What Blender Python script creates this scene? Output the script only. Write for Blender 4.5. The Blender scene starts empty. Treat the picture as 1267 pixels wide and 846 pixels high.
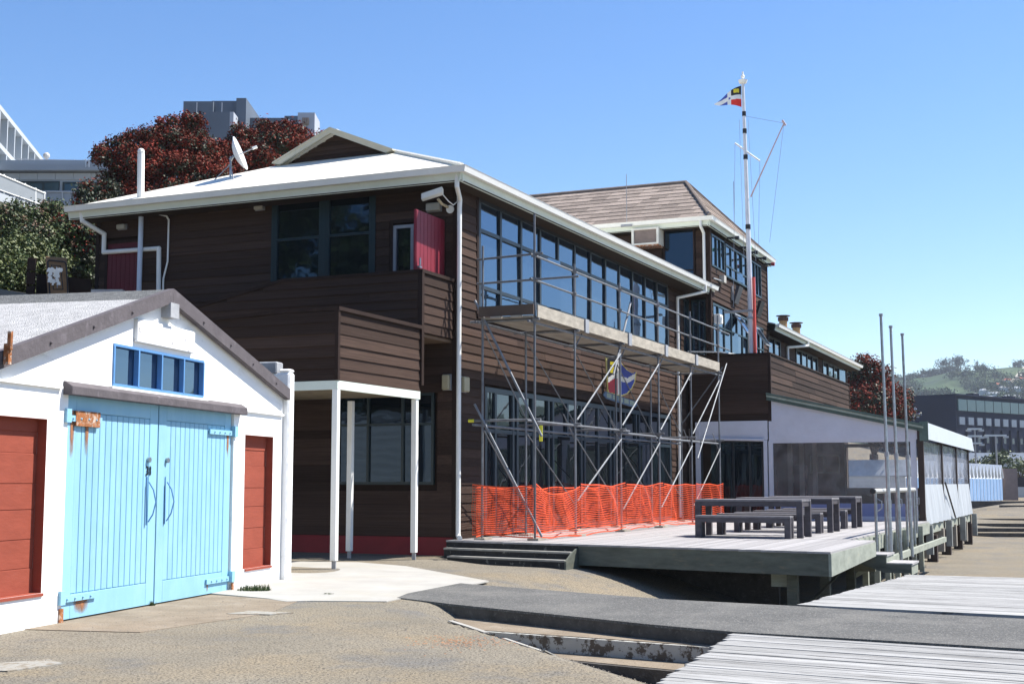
import bpy, math, random
import numpy as np
from mathutils import Matrix, Vector, noise as mnoise
random.seed(7); np.random.seed(7)
SC = bpy.context.scene
COL = SC.collection
rad = math.radians

# ------------------------------------------------------------------ camera
cam = bpy.data.cameras.new("camera"); camo = bpy.data.objects.new("camera", cam); COL.objects.link(camo)
PITCH = math.atan(174/1650)
camo.location = (0, 0, 1.6); camo.rotation_euler = (math.pi/2+PITCH, 0, 0)
cam.sensor_width = 36; cam.lens = 36*1650/1267
cam.clip_start = .1; cam.clip_end = 12000
SC.camera = camo
# ------------------------------------------------------------------ sky, sun, exposure
SUN_AZ, SUN_EL = rad(73.2), rad(55.2)
w = bpy.data.worlds.new("World"); SC.world = w; w.use_nodes = True
nt = w.node_tree; nt.nodes.clear()
sky = nt.nodes.new('ShaderNodeTexSky'); sky.sky_type = 'NISHITA'; sky.sun_disc = False
sky.sun_elevation = SUN_EL; sky.sun_rotation = SUN_AZ
sky.altitude = 0; sky.air_density = 1.0; sky.dust_density = .2; sky.ozone_density = 3.0
bg = nt.nodes.new('ShaderNodeBackground'); bg.inputs[1].default_value = .094
wo = nt.nodes.new('ShaderNodeOutputWorld')
hsv = nt.nodes.new('ShaderNodeHueSaturation'); hsv.inputs['Saturation'].default_value = 1.22; hsv.inputs['Hue'].default_value = .506
nt.links.new(sky.outputs[0], hsv.inputs['Color']); nt.links.new(hsv.outputs[0], bg.inputs[0]); nt.links.new(bg.outputs[0], wo.inputs[0])
sl = bpy.data.lights.new("sun", 'SUN'); sl.energy = 5.0; sl.angle = rad(.55); sl.color = (1, .95, .87)
so = bpy.data.objects.new("sun", sl); COL.objects.link(so)
sd = Vector((math.sin(SUN_AZ)*math.cos(SUN_EL), math.cos(SUN_AZ)*math.cos(SUN_EL), math.sin(SUN_EL)))
so.rotation_euler = sd.to_track_quat('Z', 'Y').to_euler(); so.location = (30, 10, 60)
SC.view_settings.view_transform = 'Standard'; SC.view_settings.look = 'None'
SC.view_settings.gamma = 1; SC.view_settings.use_curve_mapping = False
SC.view_settings.exposure = 1.0

# ------------------------------------------------------------------ materials
MATS = {}
def mat(name, col, rough=.6, var=.12, sc=3.0, stretch=(1, 1, 1), ovar=0.0, bump=0.0, bsc=40.0, metal=0.0,
        ior=1.45, coord='world', spots=None, stain=None, wave=None, rot=0.0, patch=None, sdet=5):
    """spots=(colour, scale, low, high); stain=(colour, scale, low, high); wave=(axis, scale, strength)"""
    m = bpy.data.materials.new(name); m.use_nodes = True; n = m.node_tree.nodes; L = m.node_tree.links
    b = n['Principled BSDF']; b.inputs['Roughness'].default_value = rough
    b.inputs['Metallic'].default_value = metal; b.inputs['IOR'].default_value = ior
    if rough >= .7: b.inputs['Specular IOR Level'].default_value = .12
    if coord == 'world':
        g = n.new('ShaderNodeNewGeometry'); src = g.outputs['Position']
    else:
        g = n.new('ShaderNodeTexCoord'); src = g.outputs['Object']
    mp = n.new('ShaderNodeMapping'); mp.inputs['Scale'].default_value = stretch
    m0 = n.new('ShaderNodeMapping'); m0.inputs['Rotation'].default_value = (0, 0, rot)
    L.new(src, m0.inputs['Vector']); L.new(m0.outputs[0], mp.inputs['Vector'])
    vec = mp.outputs[0]
    oi = n.new('ShaderNodeObjectInfo')
    if coord != 'world':
        ad = n.new('ShaderNodeVectorMath'); ad.operation = 'ADD'
        ml = n.new('ShaderNodeMath'); ml.operation = 'MULTIPLY'; ml.inputs[1].default_value = 57.0
        L.new(oi.outputs['Random'], ml.inputs[0]); L.new(ml.outputs[0], ad.inputs[1]); L.new(vec, ad.inputs[0]); vec = ad.outputs[0]
    nz = n.new('ShaderNodeTexNoise'); nz.inputs['Scale'].default_value = sc; nz.inputs['Detail'].default_value = 6
    nz.inputs['Roughness'].default_value = .62
    L.new(vec, nz.inputs['Vector'])
    r = n.new('ShaderNodeMapRange'); r.inputs[1].default_value = .3; r.inputs[2].default_value = .7
    r.inputs[3].default_value = 1-var; r.inputs[4].default_value = 1+var
    L.new(nz.outputs[0], r.inputs[0])
    val = r.outputs[0]
    if ovar:
        r2 = n.new('ShaderNodeMapRange'); r2.inputs[3].default_value = 1-ovar; r2.inputs[4].default_value = 1+ovar
        L.new(oi.outputs['Random'], r2.inputs[0])
        mm = n.new('ShaderNodeMath'); mm.operation = 'MULTIPLY'; L.new(val, mm.inputs[0]); L.new(r2.outputs[0], mm.inputs[1]); val = mm.outputs[0]
    vm = n.new('ShaderNodeVectorMath'); vm.operation = 'SCALE'; vm.inputs[0].default_value = col[:3]
    L.new(val, vm.inputs['Scale']); out = vm.outputs[0]
    for sp in (stain, patch, spots):
        if not sp: continue
        n2 = n.new('ShaderNodeTexNoise'); n2.inputs['Scale'].default_value = sp[1]; n2.inputs['Detail'].default_value = sdet if sp is spots else 5
        n2.inputs['Roughness'].default_value = .7
        L.new(vec, n2.inputs['Vector'])
        rr = n.new('ShaderNodeMapRange'); rr.inputs[1].default_value = sp[2]; rr.inputs[2].default_value = sp[3]
        L.new(n2.outputs[0], rr.inputs[0])
        mx = n.new('ShaderNodeMix'); mx.data_type = 'RGBA'; mx.inputs[7].default_value = (*sp[0][:3], 1)
        L.new(rr.outputs[0], mx.inputs[0]); L.new(out, mx.inputs[6]); out = mx.outputs[2]
    L.new(out, b.inputs['Base Color'])
    if bump or wave:
        bp = n.new('ShaderNodeBump'); bp.inputs['Strength'].default_value = 1.0; bp.inputs['Distance'].default_value = 1.0
        hs = None
        if bump:
            n3 = n.new('ShaderNodeTexNoise'); n3.inputs['Scale'].default_value = bsc; n3.inputs['Detail'].default_value = 3
            L.new(vec, n3.inputs['Vector'])
            q = n.new('ShaderNodeMath'); q.operation = 'MULTIPLY'; q.inputs[1].default_value = bump; L.new(n3.outputs[0], q.inputs[0]); hs = q.outputs[0]
        if wave:
            wv = n.new('ShaderNodeTexWave'); wv.bands_direction = wave[0]; wv.inputs['Scale'].default_value = wave[1]
            wv.inputs['Distortion'].default_value = wave[3] if len(wave) > 3 else 0
            L.new(vec, wv.inputs['Vector'])
            q = n.new('ShaderNodeMath'); q.operation = 'MULTIPLY'; q.inputs[1].default_value = wave[2]; L.new(wv.outputs['Fac'], q.inputs[0])
            if hs:
                a = n.new('ShaderNodeMath'); a.operation = 'ADD'; L.new(hs, a.inputs[0]); L.new(q.outputs[0], a.inputs[1]); hs = a.outputs[0]
            else: hs = q.outputs[0]
        L.new(hs, bp.inputs['Height']); L.new(bp.outputs[0], b.inputs['Normal'])
    MATS[name] = m; return m
def glassy(name, col, ior=1.9, rough=.03, alpha=1.0):
    m = bpy.data.materials.new(name); m.use_nodes = True; n = m.node_tree.nodes; L = m.node_tree.links; b = n['Principled BSDF']
    b.inputs['Base Color'].default_value = (*col, 1); b.inputs['Roughness'].default_value = rough; b.inputs['IOR'].default_value = ior
    if alpha == 1: b.inputs['Specular Tint'].default_value = (.52, .74, 1, 1)
    tc = n.new('ShaderNodeTexCoord'); nz = n.new('ShaderNodeTexNoise'); nz.inputs['Scale'].default_value = 1.2; L.new(tc.outputs['Object'], nz.inputs['Vector'])
    bp = n.new('ShaderNodeBump'); bp.inputs['Distance'].default_value = 1; bp.inputs['Strength'].default_value = .006 if alpha == 1 else .02
    L.new(nz.outputs[0], bp.inputs['Height']); L.new(bp.outputs[0], b.inputs['Normal'])
    if alpha < 1:
        tr = n.new('ShaderNodeBsdfTransparent'); tr.inputs[0].default_value = (.97, .97, .97, 1); mx = n.new('ShaderNodeMixShader')
        mx.inputs[0].default_value = alpha
        n2 = n.new('ShaderNodeTexNoise'); n2.inputs['Scale'].default_value = 2.5; n2.inputs['Detail'].default_value = 6; g = n.new('ShaderNodeNewGeometry')
        L.new(g.outputs['Position'], n2.inputs['Vector'])
        rr = n.new('ShaderNodeMapRange'); rr.inputs[1].default_value = .35; rr.inputs[2].default_value = .75
        rr.inputs[3].default_value = alpha*.6; rr.inputs[4].default_value = min(1, alpha*1.7); L.new(n2.outputs[0], rr.inputs[0]); L.new(rr.outputs[0], mx.inputs[0])
        L.new(tr.outputs[0], mx.inputs[1]); L.new(b.outputs[0], mx.inputs[2]); L.new(mx.outputs[0], n['Material Output'].inputs[0])
    MATS[name] = m; return m

BR = rad(66.48)
wood = mat('stained_cedar', (.054, .034, .026), .75, .3, 2.5, (1.5, 3, 9), ovar=.38, bump=.004, bsc=12, coord='object', stain=((.10, .07, .055), 1.6, .55, .9), patch=((.030, .019, .016), .9, .52, .75))
wood_dk = mat('cedar_backing', (.028, .018, .014), .8, .2)
wood_trim = mat('cedar_trim', (.034, .022, .018), .7, .25, 4, (1, 1, .3))
white = mat('white_paint', (.80, .80, .76), .5, .05, 2.0, stain=((.55, .52, .45), 3, .62, .85))
fascia_m = mat('pale_green_paint', (.66, .72, .64), .5, .06, 2.0, stain=((.5, .5, .42), 2, .6, .9))
roof_w = mat('cream_roof_sheet', (.84, .80, .68), .45, .05, 1.2, stain=((.6, .55, .45), .8, .55, .85), wave=('Y', 2.1, .012), rot=-BR)
roof_w2 = mat('cream_roof_sheet_side', (.84, .80, .68), .45, .05, 1.2, stain=((.6, .55, .45), .8, .55, .85), wave=('X', 2.1, .012), rot=-BR)
frame_m = mat('blue_green_joinery', (.014, .03, .035), .4, .1)
frame_b = mat('black_joinery', (.018, .024, .030), .4, .1)
glass = glassy('tinted_window_glass', (.010, .018, .03), 2.9)
glass_d = glassy('dark_window_glass', (.006, .009, .012), 1.7)
galv = mat('galvanised_steel', (.34, .36, .38), .38, .25, 9, metal=.85, ovar=.15, bump=.002, bsc=60)
galv2 = mat('weathered_scaffold_tube', (.17, .18, .195), .6, .25, 6, metal=.35, ovar=.2)
plank_m = mat('grey_scaffold_plank', (.34, .31, .26), .8, .25, 3, (1, 1, 3), stain=((.2, .17, .13), 5, .6, .8), ovar=.12)
plank_u = mat('plank_underside', (.22, .18, .14), .85, .25, 3)
orange = mat('orange_plastic_mesh', (.75, .085, .02), .55, .15, 2)
deck_m = mat('silvered_deck_timber', (.33, .32, .32), .75, .18, 2.5, (.6, 6, 6), ovar=.14, bump=.004, bsc=30, coord='object')
deck_f = mat('tanalised_fascia', (.115, .125, .105), .75, .25, 2, (1, 1, 4), stain=((.19, .17, .12), 3, .55, .8))
deck_side = mat('sunlit_tanalised_fascia', (.30, .32, .27), .75, .2, 2, (1, 1, 3), stain=((.36, .27, .15), 2, .6, .85))  # same timber as deck_f, lightened in colour for the sunlit seaward faces
step_m = mat('dark_step_timber', (.035, .035, .035), .7, .3, 5, stain=((.35, .34, .3), 8, .6, .75))  # near-black base with pale blotches
step_top = mat('worn_tread', (.26, .255, .235), .8, .25, 5)
wharf_m = mat('bleached_wharf_timber', (.27, .27, .265), .85, .22, 3, (.3, 5, 1), ovar=.18, bump=.006, bsc=14, rot=rad(31), spots=((.11, .105, .10), 3.2, .55, .63), stain=((.46, .46, .455), 1.6, .46, .68), patch=((.22, .22, .215), 1.1, .52, .66))
asphalt = mat('asphalt_path', (.105, .105, .102), .9, .14, .8, bump=.010, bsc=48, spots=((.24, .235, .22), 42, .56, .66), sdet=2, stain=((.15, .145, .135), .8, .48, .75), patch=((.08, .08, .08), 1.7, .55, .7))
ground_m = mat('gravel_ground', (.215, .192, .152), .95, .14, .5, bump=.014, bsc=38, spots=((.085, .077, .064), 40, .50, .62), sdet=2, stain=((.26, .21, .14), .33, .45, .7), patch=((.165, .158, .145), .55, .52, .66))
conc = mat('pale_concrete', (.35, .34, .315), .85, .1, 1.2, bump=.004, bsc=50, spots=((.4, .37, .32), 22, .62, .8), stain=((.34, .32, .27), .7, .5, .8))
conc_b = mat('brown_concrete', (.22, .18, .135), .9, .2, 1.5, bump=.006, bsc=40, spots=((.11, .095, .075), 40, .52, .7), stain=((.29, .255, .21), 2, .5, .8))
conc_dk = mat('dark_concrete_edge', (.09, .083, .076), .9, .3, 3, bump=.01, bsc=30, spots=((.15, .14, .125), 15, .55, .7))
riser_m = mat('peeling_white_riser', (.42, .415, .38), .85, .1, 3, bump=.006, bsc=20, spots=((.12, .10, .08), 7, .5, .56))
paint_w = mat('white_painted_masonry', (.86, .86, .84), .7, .03, 1.2, (1, 1, 2.5), bump=.006, bsc=6, stain=((.50, .50, .47), 1.6, .60, .85), wave=('Z', .55, .003, 1.0))
paint_flake = mat('flaking_white_board', (.78, .78, .76), .7, .06, 2, spots=((.22, .22, .24), 9, .62, .66))
cap_m = mat('grey_concrete_cap', (.32, .33, .345), .8, .25, 3, bump=.01, bsc=15)
red_p = mat('red_oxide_paint', (.27, .068, .044), .8, .1, 2, (1, 1, 3), bump=.003, bsc=9, stain=((.30, .09, .065), 3, .6, .85))
red_base = mat('red_base_paint', (.19, .010, .016), .6, .15, 3)
mauve = mat('mauve_grey_paint', (.112, .100, .106), .7, .15, 4, stain=((.19, .17, .185), 5, .55, .8), bump=.006, bsc=20)
roof_gr = mat('grey_chip_roof', (.15, .155, .155), .95, .3, 12, bump=.03, bsc=50)
roof_pt = mat('white_painted_chip_roof', (.42, .42, .42), .9, .2, 6, bump=.03, bsc=50)
blue_d = mat('sky_blue_door_paint', (.245, .475, .62), .55, .06, 2, (1, 1, .4), ovar=.04, bump=.003, bsc=9, stain=((.30, .53, .66), 3, .45, .8), patch=((.20, .40, .54), 1.3, .58, .8))
blue_f = mat('mid_blue_frame', (.10, .25, .50), .5, .08, 4)
rust = mat('rust', (.30, .12, .05), .85, .4, 20, spots=((.5, .42, .35), 14, .5, .6))
black = mat('black_paint', (.015, .015, .017), .5, .2)
grey_fix = mat('grey_fitting', (.30, .31, .33), .5, .15)
reddoor = mat('crimson_door', (.20, .018, .032), .5, .1, 3)
reddoor_dk = mat('maroon_door', (.10, .008, .014), .6, .1, 3)
shingle = mat('brown_shingle', (.26, .215, .185), .85, .2, 5, ovar=.28, bump=.01, bsc=40, coord='object')
lav = mat('white_pvc_sheet', (.62, .63, .70), .45, .06, 1.5, bump=.03, bsc=2.5)
lav2 = mat('lavender_pvc_strip', (.24, .27, .45), .5, .08, 3)
clear = glassy('clear_pvc', (.40, .38, .37), 1.45, .12, .15)
clear2 = glassy('hazy_pvc', (.34, .36, .42), 1.5, .12, .45)
green_m = mat('green_flashing', (.10, .15, .125), .5, .2, 4)
green_l = mat('pale_green_gutter', (.35, .42, .37), .5, .15, 4)
brownpost = mat('dark_brown_post', (.045, .028, .022), .6, .2)
table_m = mat('grey_stained_timber', (.085, .08, .088), .7, .2, 4, (1, 1, 3), bump=.003, bsc=30, ovar=.08)
table_t = mat('grey_tabletop', (.19, .185, .195), .7, .2, 4, (1, 4, 4), ovar=.1)
tree_g = mat('bush_leaf', (.05, .078, .02), .6, .35, .6, ovar=0); tree_g.node_tree.nodes['Principled BSDF'].inputs['Transmission Weight'].default_value = 0
tree_y = mat('yellow_green_leaf', (.085, .105, .026), .6, .3, .8)
tree_d = mat('dark_leaf', (.022, .038, .015), .6, .35, .8)
poh_g = mat('pohutukawa_leaf', (.04, .045, .022), .6, .4, .7)
poh_r = mat('pohutukawa_blossom', (.12, .024, .014), .7, .4, 1.2)
poh_r2 = mat('bright_blossom', (.20, .032, .02), .7, .35, 1.2)
bark = mat('bark', (.07, .055, .045), .9, .3, 5, bump=.02, bsc=15)
bldA = mat('pale_blue_grey_cladding', (.30, .34, .39), .6, .06, .3)
bldB = mat('light_concrete_panel', (.42, .45, .47), .7, .05, .3)
bldD = mat('grey_tower_cladding', (.12, .145, .18), .7, .08, .2)
bldW = mat('white_tower_cladding', (.36, .39, .44), .7, .06, .2)
hotel_m = mat('black_hotel_cladding', (.008, .013, .032), .7, .2, .15)
hotel_g = glassy('hotel_glass', (.05, .085, .095), 1.5, .1)
hill_m = mat('hill_bush', (.045, .078, .036), .9, .35, .012, spots=((.025, .045, .025), .02, .5, .6), stain=((.10, .115, .055), .006, .5, .7))
shed_blue = mat('pale_blue_shed', (.20, .34, .56), .6, .1, 1)
rail_m = mat('pale_steel', (.5, .52, .54), .4, .1, metal=.6)
rope = mat('grey_line', (.25, .28, .33), .7)
pinkred = mat('red_tube', (.75, .10, .07), .45, .08)
cream_light = mat('cream_bulkhead', (.38, .34, .22), .5, .1)
brown_ply = mat('brown_hardboard', (.25, .155, .085), .7, .2, 6)
yellow_tag = mat('yellow_tag', (.75, .70, .05), .5, .1)
terr = mat('clay_pot', (.36, .22, .11), .8, .2)
sand = ground_m

# ------------------------------------------------------------------ building helpers
class Frame:
    def __init__(s, x, y, ang): s.x, s.y, s.a = x, y, ang
    def w(s, p):
        c, n = math.cos(s.a), math.sin(s.a)
        return (s.x+p[0]*c-p[1]*n, s.y+p[0]*n+p[1]*c, p[2])
FW = Frame(0, 0, 0)
FM = Frame(-1.195, 28.248, math.atan2(1659, 722))          # club buildings: x = along the long face, y = to the left
FS = Frame(-5.194, 15.599, math.atan2(1659, 387))          # white shed: x = along its front, y = into it
class Thing:
    def __init__(s, name, label, cat, fr=FW, org=(0, 0, 0), group=None, kind=None, rz=0):
        s.fr, s.org = fr, org
        o = bpy.data.objects.new(name, None); COL.objects.link(o); s.o = o
        o.location = fr.w(org); o.rotation_euler = (0, 0, fr.a+rz); o.empty_display_size = .2
        if label: o['label'] = label
        if cat: o['category'] = cat
        if group: o['group'] = group
        if kind: o['kind'] = kind
def tagit(o, label=None, cat=None, group=None, kind=None):
    if label: o['label'] = label
    if cat: o['category'] = cat
    if group: o['group'] = group
    if kind: o['kind'] = kind
    return o
class MB:
    def __init__(s): s.v, s.f, s.m = [], [], []
    def add(s, vs, fs, mi=0):
        b = len(s.v); s.v += [tuple(p) for p in vs]
        for f in fs: s.f.append(tuple(b+i for i in f)); s.m.append(mi)
        return s
    def hexa(s, p, mi=0):  # bottom 4 ccw, top 4 ccw
        return s.add(p, [(3, 2, 1, 0), (4, 5, 6, 7), (0, 1, 5, 4), (1, 2, 6, 5), (2, 3, 7, 6), (3, 0, 4, 7)], mi)
    def box(s, x0, x1, y0, y1, z0, z1, mi=0):
        x0, x1 = sorted((x0, x1)); y0, y1 = sorted((y0, y1)); z0, z1 = sorted((z0, z1))
        return s.hexa([(x0, y0, z0), (x1, y0, z0), (x1, y1, z0), (x0, y1, z0), (x0, y0, z1), (x1, y0, z1), (x1, y1, z1), (x0, y1, z1)], mi)
    def prism(s, poly, d, mi=0):
        """poly: list of 3D points; extruded by vector d"""
        n = len(poly); q = [tuple(p[i]+d[i] for i in range(3)) for p in poly]
        return s.add(list(poly)+q, [tuple(range(n-1, -1, -1)), tuple(range(n, 2*n))]+[(i, (i+1) % n, n+(i+1) % n, n+i) for i in range(n)], mi)
    def tube(s, p, q, r, n=8, r2=None, mi=0, cap=True):
        p, q = Vector(p), Vector(q); r2 = r if r2 is None else r2
        d = (q-p).normalized(); u = d.orthogonal().normalized(); v = d.cross(u)
        vs = [];
        for c, rr in ((p, r), (q, r2)):
            for i in range(n):
                a = 2*math.pi*i/n; vs.append(c+u*math.cos(a)*rr+v*math.sin(a)*rr)
        fs = [(i, (i+1) % n, n+(i+1) % n, n+i) for i in range(n)]
        if cap: fs += [tuple(range(n-1, -1, -1)), tuple(range(n, 2*n))]
        return s.add(vs, fs, mi)
    def path(s, pts, r, n=8, mi=0):
        for a, b in zip(pts[:-1], pts[1:]): s.tube(a, b, r, n, mi=mi)
        for a in pts[1:-1]: s.ball(a, r*1.02, 6, 8, mi)
        return s
    def ball(s, c, r, nr=8, ns=12, mi=0, sc=(1, 1, 1)):
        vs = [(c[0], c[1], c[2]-r*sc[2])]
        for i in range(1, nr):
            a = -math.pi/2+math.pi*i/nr
            for j in range(ns):
                b = 2*math.pi*j/ns; vs.append((c[0]+r*sc[0]*math.cos(a)*math.cos(b), c[1]+r*sc[1]*math.cos(a)*math.sin(b), c[2]+r*sc[2]*math.sin(a)))
        vs.append((c[0], c[1], c[2]+r*sc[2])); fs = []
        for j in range(ns): fs.append((0, 1+(j+1) % ns, 1+j))
        for i in range(nr-2):
            for j in range(ns):
                k = 1+i*ns; fs.append((k+j, k+(j+1) % ns, k+ns+(j+1) % ns, k+ns+j))
        k = 1+(nr-2)*ns
        for j in range(ns): fs.append((k+j, k+(j+1) % ns, len(vs)-1))
        return s.add(vs, fs, mi)
    def mesh(s, name, mats, org=(0, 0, 0), smooth=False):
        me = bpy.data.meshes.new(name)
        me.from_pydata([(p[0]-org[0], p[1]-org[1], p[2]-org[2]) for p in s.v], [], s.f)
        if not isinstance(mats, (list, tuple)): mats = [mats]
        for m in mats: me.materials.append(m)
        me.polygons.foreach_set('material_index', s.m)
        if smooth: me.polygons.foreach_set('use_smooth', [True]*len(s.f))
        me.update(); return me
    def part(s, T, name, mats, parent=None, bevel=0, smooth=False, label=None, kind=None):
        me = s.mesh(name, mats, T.org, smooth); o = bpy.data.objects.new(name, me); COL.objects.link(o); o.parent = parent or T.o
        if bevel:
            b = o.modifiers.new('bevel', 'BEVEL'); b.width = bevel; b.segments = 1; b.limit_method = 'ANGLE'
        if smooth:
            try: me.shade_smooth()
            except Exception: pass
            if smooth == 'auto':
                o.modifiers.new('es', 'EDGE_SPLIT')
        tagit(o, label, kind=kind)
        return o
    def solo(s, name, mats, fr, org, label, cat, group=None, kind=None, bevel=0, smooth=False):
        me = s.mesh(name, mats, org, smooth); o = bpy.data.objects.new(name, me); COL.objects.link(o)
        o.location = fr.w(org); o.rotation_euler = (0, 0, fr.a); tagit(o, label, cat, group, kind)
        if bevel:
            b = o.modifiers.new('bevel', 'BEVEL'); b.width = bevel; b.segments = 1; b.limit_method = 'ANGLE'
        return o
def inst(me, name, T, p, parent=None, rz=0, scale=(1, 1, 1), rot=None):
    o = bpy.data.objects.new(name, me); COL.objects.link(o); o.parent = parent or T.o
    o.location = (p[0]-T.org[0], p[1]-T.org[1], p[2]-T.org[2])
    o.rotation_euler = rot or (0, 0, rz); o.scale = scale
    return o
class Face:
    """vertical plane of a facade: a runs to the right seen from outside, o is outwards"""
    def __init__(s, x, y, ang):
        s.x, s.y, s.a = x, y, ang; s.d = (math.cos(ang), math.sin(ang)); s.n = (math.sin(ang), -math.cos(ang))
    def pt(s, a, o, z): return (s.x+s.d[0]*a+s.n[0]*o, s.y+s.d[1]*a+s.n[1]*o, z)
def fbox(mb, F, a0, a1, o0, o1, z0, z1, mi=0):
    a0, a1 = sorted((a0, a1)); o0, o1 = sorted((o0, o1))
    P = [F.pt(a0, o1, z0), F.pt(a1, o1, z0), F.pt(a1, o0, z0), F.pt(a0, o0, z0), F.pt(a0, o1, z1), F.pt(a1, o1, z1), F.pt(a1, o0, z1), F.pt(a0, o0, z1)]
    return mb.hexa(P, mi)
_b = MB().add([(0, 0, 0), (1, 0, 0), (1, 0, 1), (0, 0, 1), (0, -.03, 0), (1, -.03, 0), (1, -.008, 1), (0, -.008, 1)],
              [(4, 5, 6, 7), (0, 4, 7, 3), (5, 1, 2, 6), (0, 1, 5, 4), (7, 6, 2, 3)])
BOARD = {}
def boards(T, F, a0, a1, z0, z1, opens=(), h=.19, joint=(3.2, 6), m=None, parent=None, top=None, name='weatherboard', bot=None):
    m = m or wood
    if m.name not in BOARD: BOARD[m.name] = _b.mesh('weatherboard', m)
    me = BOARD[m.name]; n = int(math.ceil((z1-z0)/h-.01))
    for i in range(n):
        za = z0+i*h; zb = min(za+h, z1); zc = (za+zb)/2
        lo, hi = a0, a1
        if top:
            lo, hi = top(zc)
            if hi-lo < .15: continue
        segs = [(lo, hi)]
        for (oa, ob, oz0, oz1) in opens:
            if oz0 < zc < oz1:
                ns = []
                for (p, q) in segs:
                    if ob <= p or oa >= q: ns.append((p, q)); continue
                    if oa-p > .04: ns.append((p, oa))
                    if q-ob > .04: ns.append((ob, q))
                segs = ns
        for (p, q) in segs:
            c = p
            while c < q-.02:
                L = random.uniform(*joint)
                e = q if (c+L > q-1.0) else c+L
                P = F.pt(c, 0, za+.002)
                o = inst(me, name, T, P, parent, F.a, (e-c-.004, random.uniform(.85, 1.25), zb-za+.004))
                c = e
PANE = {}
def split_parts(mb, T, name, m):
    for i in range(0, len(mb.v), 8):
        q = MB(); q.hexa(mb.v[i:i+8]); q.part(T, name, m)
def window(T, F, al, zl, z0, z1, fr=frame_m, gl=glass, fw=.05, o0=-.03, o1=.035, parent=None, name='window', wide=None, split=None, paneo=-.005, label=None, panes=True):
    """al: positions of verticals, zl: positions of transoms between z0 and z1"""
    mb = MB(); A0, A1 = al[0], al[-1]
    fbox(mb, F, A0, A1, o0, o1, z0, z0+fw); fbox(mb, F, A0, A1, o0, o1, z1-fw, z1)
    zz = [z0+fw]+[z for z in zl]+[z1-fw]
    for i, a in enumerate(al):
        w_ = fw if (wide is None or i not in wide) else fw*2
        lo = a if i == 0 else a-w_/2; hi = a if i == len(al)-1 else a+w_/2
        if i == 0: hi = a+w_
        if i == len(al)-1: lo = a-w_
        fbox(mb, F, lo, hi, o0, o1+.004, z0+fw, z1-fw)
    for z in zl:
        for a, b in zip(al[:-1], al[1:]): fbox(mb, F, a+fw*.5, b-fw*.5, o0, o1-.003, z-fw*.4, z+fw*.4)
    f = mb.part(T, name, fr, parent, label=label)
    if not panes or parent: return f
    key = gl.name
    if key not in PANE: PANE[key] = MB().box(0, 1, 0, .01, 0, 1).mesh('pane', gl)
    for a, b in zip(al[:-1], al[1:]):
        for za, zb in zip(zz[:-1], zz[1:]):
            P = F.pt(a+.01, paneo, za)
            inst(PANE[key], 'pane', T, P, f, scale=(b-a-.02, 1, zb-za), rot=(random.gauss(0, .007), 0, F.a+random.gauss(0, .008)-(.09 if random.random() < .04 else 0)))
    return f
def text_mesh(txt, size, mt, ext=.004):
    c = bpy.data.curves.new('txt', 'FONT'); c.body = txt; c.size = size; c.extrude = ext; c.align_x = 'CENTER'
    o = bpy.data.objects.new('txt', c); COL.objects.link(o); bpy.context.view_layer.update()
    me = bpy.data.meshes.new_from_object(o.evaluated_get(bpy.context.evaluated_depsgraph_get())); bpy.data.objects.remove(o)
    me.materials.clear(); me.materials.append(mt); return me

# ------------------------------------------------------------------ ground
NR = np.array([(.69, -.73)])
def sst(a, b, x):
    t = np.clip((x-a)/(b-a), 0, 1); return t*t*(3-2*t)
CA, SA = math.cos(FM.a), math.sin(FM.a)
def height(x, y):
    dx, dy = x-FM.x, y-FM.y; s = dx*CA+dy*SA; t = -dx*SA+dy*CA
    # near dip beside the concrete steps
    nx, ny = .937, .349
    dn = (x+.78)*nx+(y-16.8)*ny+.4
    hn = -.31*np.clip(dn, 0, 2.6); hn = hn*sst(0, .3, dn)*sst(-.25, 1.1, (x+1)*.69-(y-18.17)*.73)
    # far dip below the deck and beyond
    hf = -.98*sst(-2.6, -7.6, t)
    mid = (x+1.0)*.65+(y-19.7)*.76   # positive beyond the path
    k = sst(-.6, .4, mid)
    h = np.where(mid > 0, hf*k, hn)
    h = np.where(x > 4.5, np.minimum(h, -.92), h)
    # rising beach on the right, terraces there are separate
    up = .9*sst(64, 71, y)+.28*sst(75, 118, y)
    h = np.where(t < -5, h+up*np.clip(-h/.95, 0, 1), h)
    h = h+.085*sst(-7.5, -5.0, s)*sst(-1.6, .2, t)*(1-sst(9, 10, t))
    far = sst(120, 200, y); h = h*(1-far)+.2*far
    # bank behind the clubhouse on the left
    bank = 4.9*sst(10.2, 12.2, t)*sst(-1.0, 3.0, s-0*t)+4.9*0
    bank2 = sst(14, 60, t)*9*sst(0, 14, s)
    return h+bank+bank2
def axis(segs):
    out = []
    for a, b, st in segs: out += list(np.arange(a, b, st))
    return np.array(out+[segs[-1][1]])
xs = axis([(-6000, -400, 800), (-400, -60, 30), (-60, -14, 2), (-14, 14, .2), (14, 30, 1), (30, 120, 6), (120, 600, 60), (600, 6000, 900)])
ys = axis([(-3000, -60, 500), (-60, 6, 6), (6, 46, .22), (46, 80, 1), (80, 200, 6), (200, 900, 70), (900, 7000, 900)])
X, Y = np.meshgrid(xs, ys); Zg = height(X, Y)
Zg = Zg+np.where((np.abs(X) < 14) & (Y < 46), .003*np.sin(X*1.7+Y*.9)*np.sin(Y*1.3-X*.4), 0)-.004
nx_, ny_ = len(xs), len(ys)
idx = np.arange(nx_*ny_).reshape(ny_, nx_)
fcs = np.stack([idx[:-1, :-1], idx[:-1, 1:], idx[1:, 1:], idx[1:, :-1]], -1).reshape(-1, 4)
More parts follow.
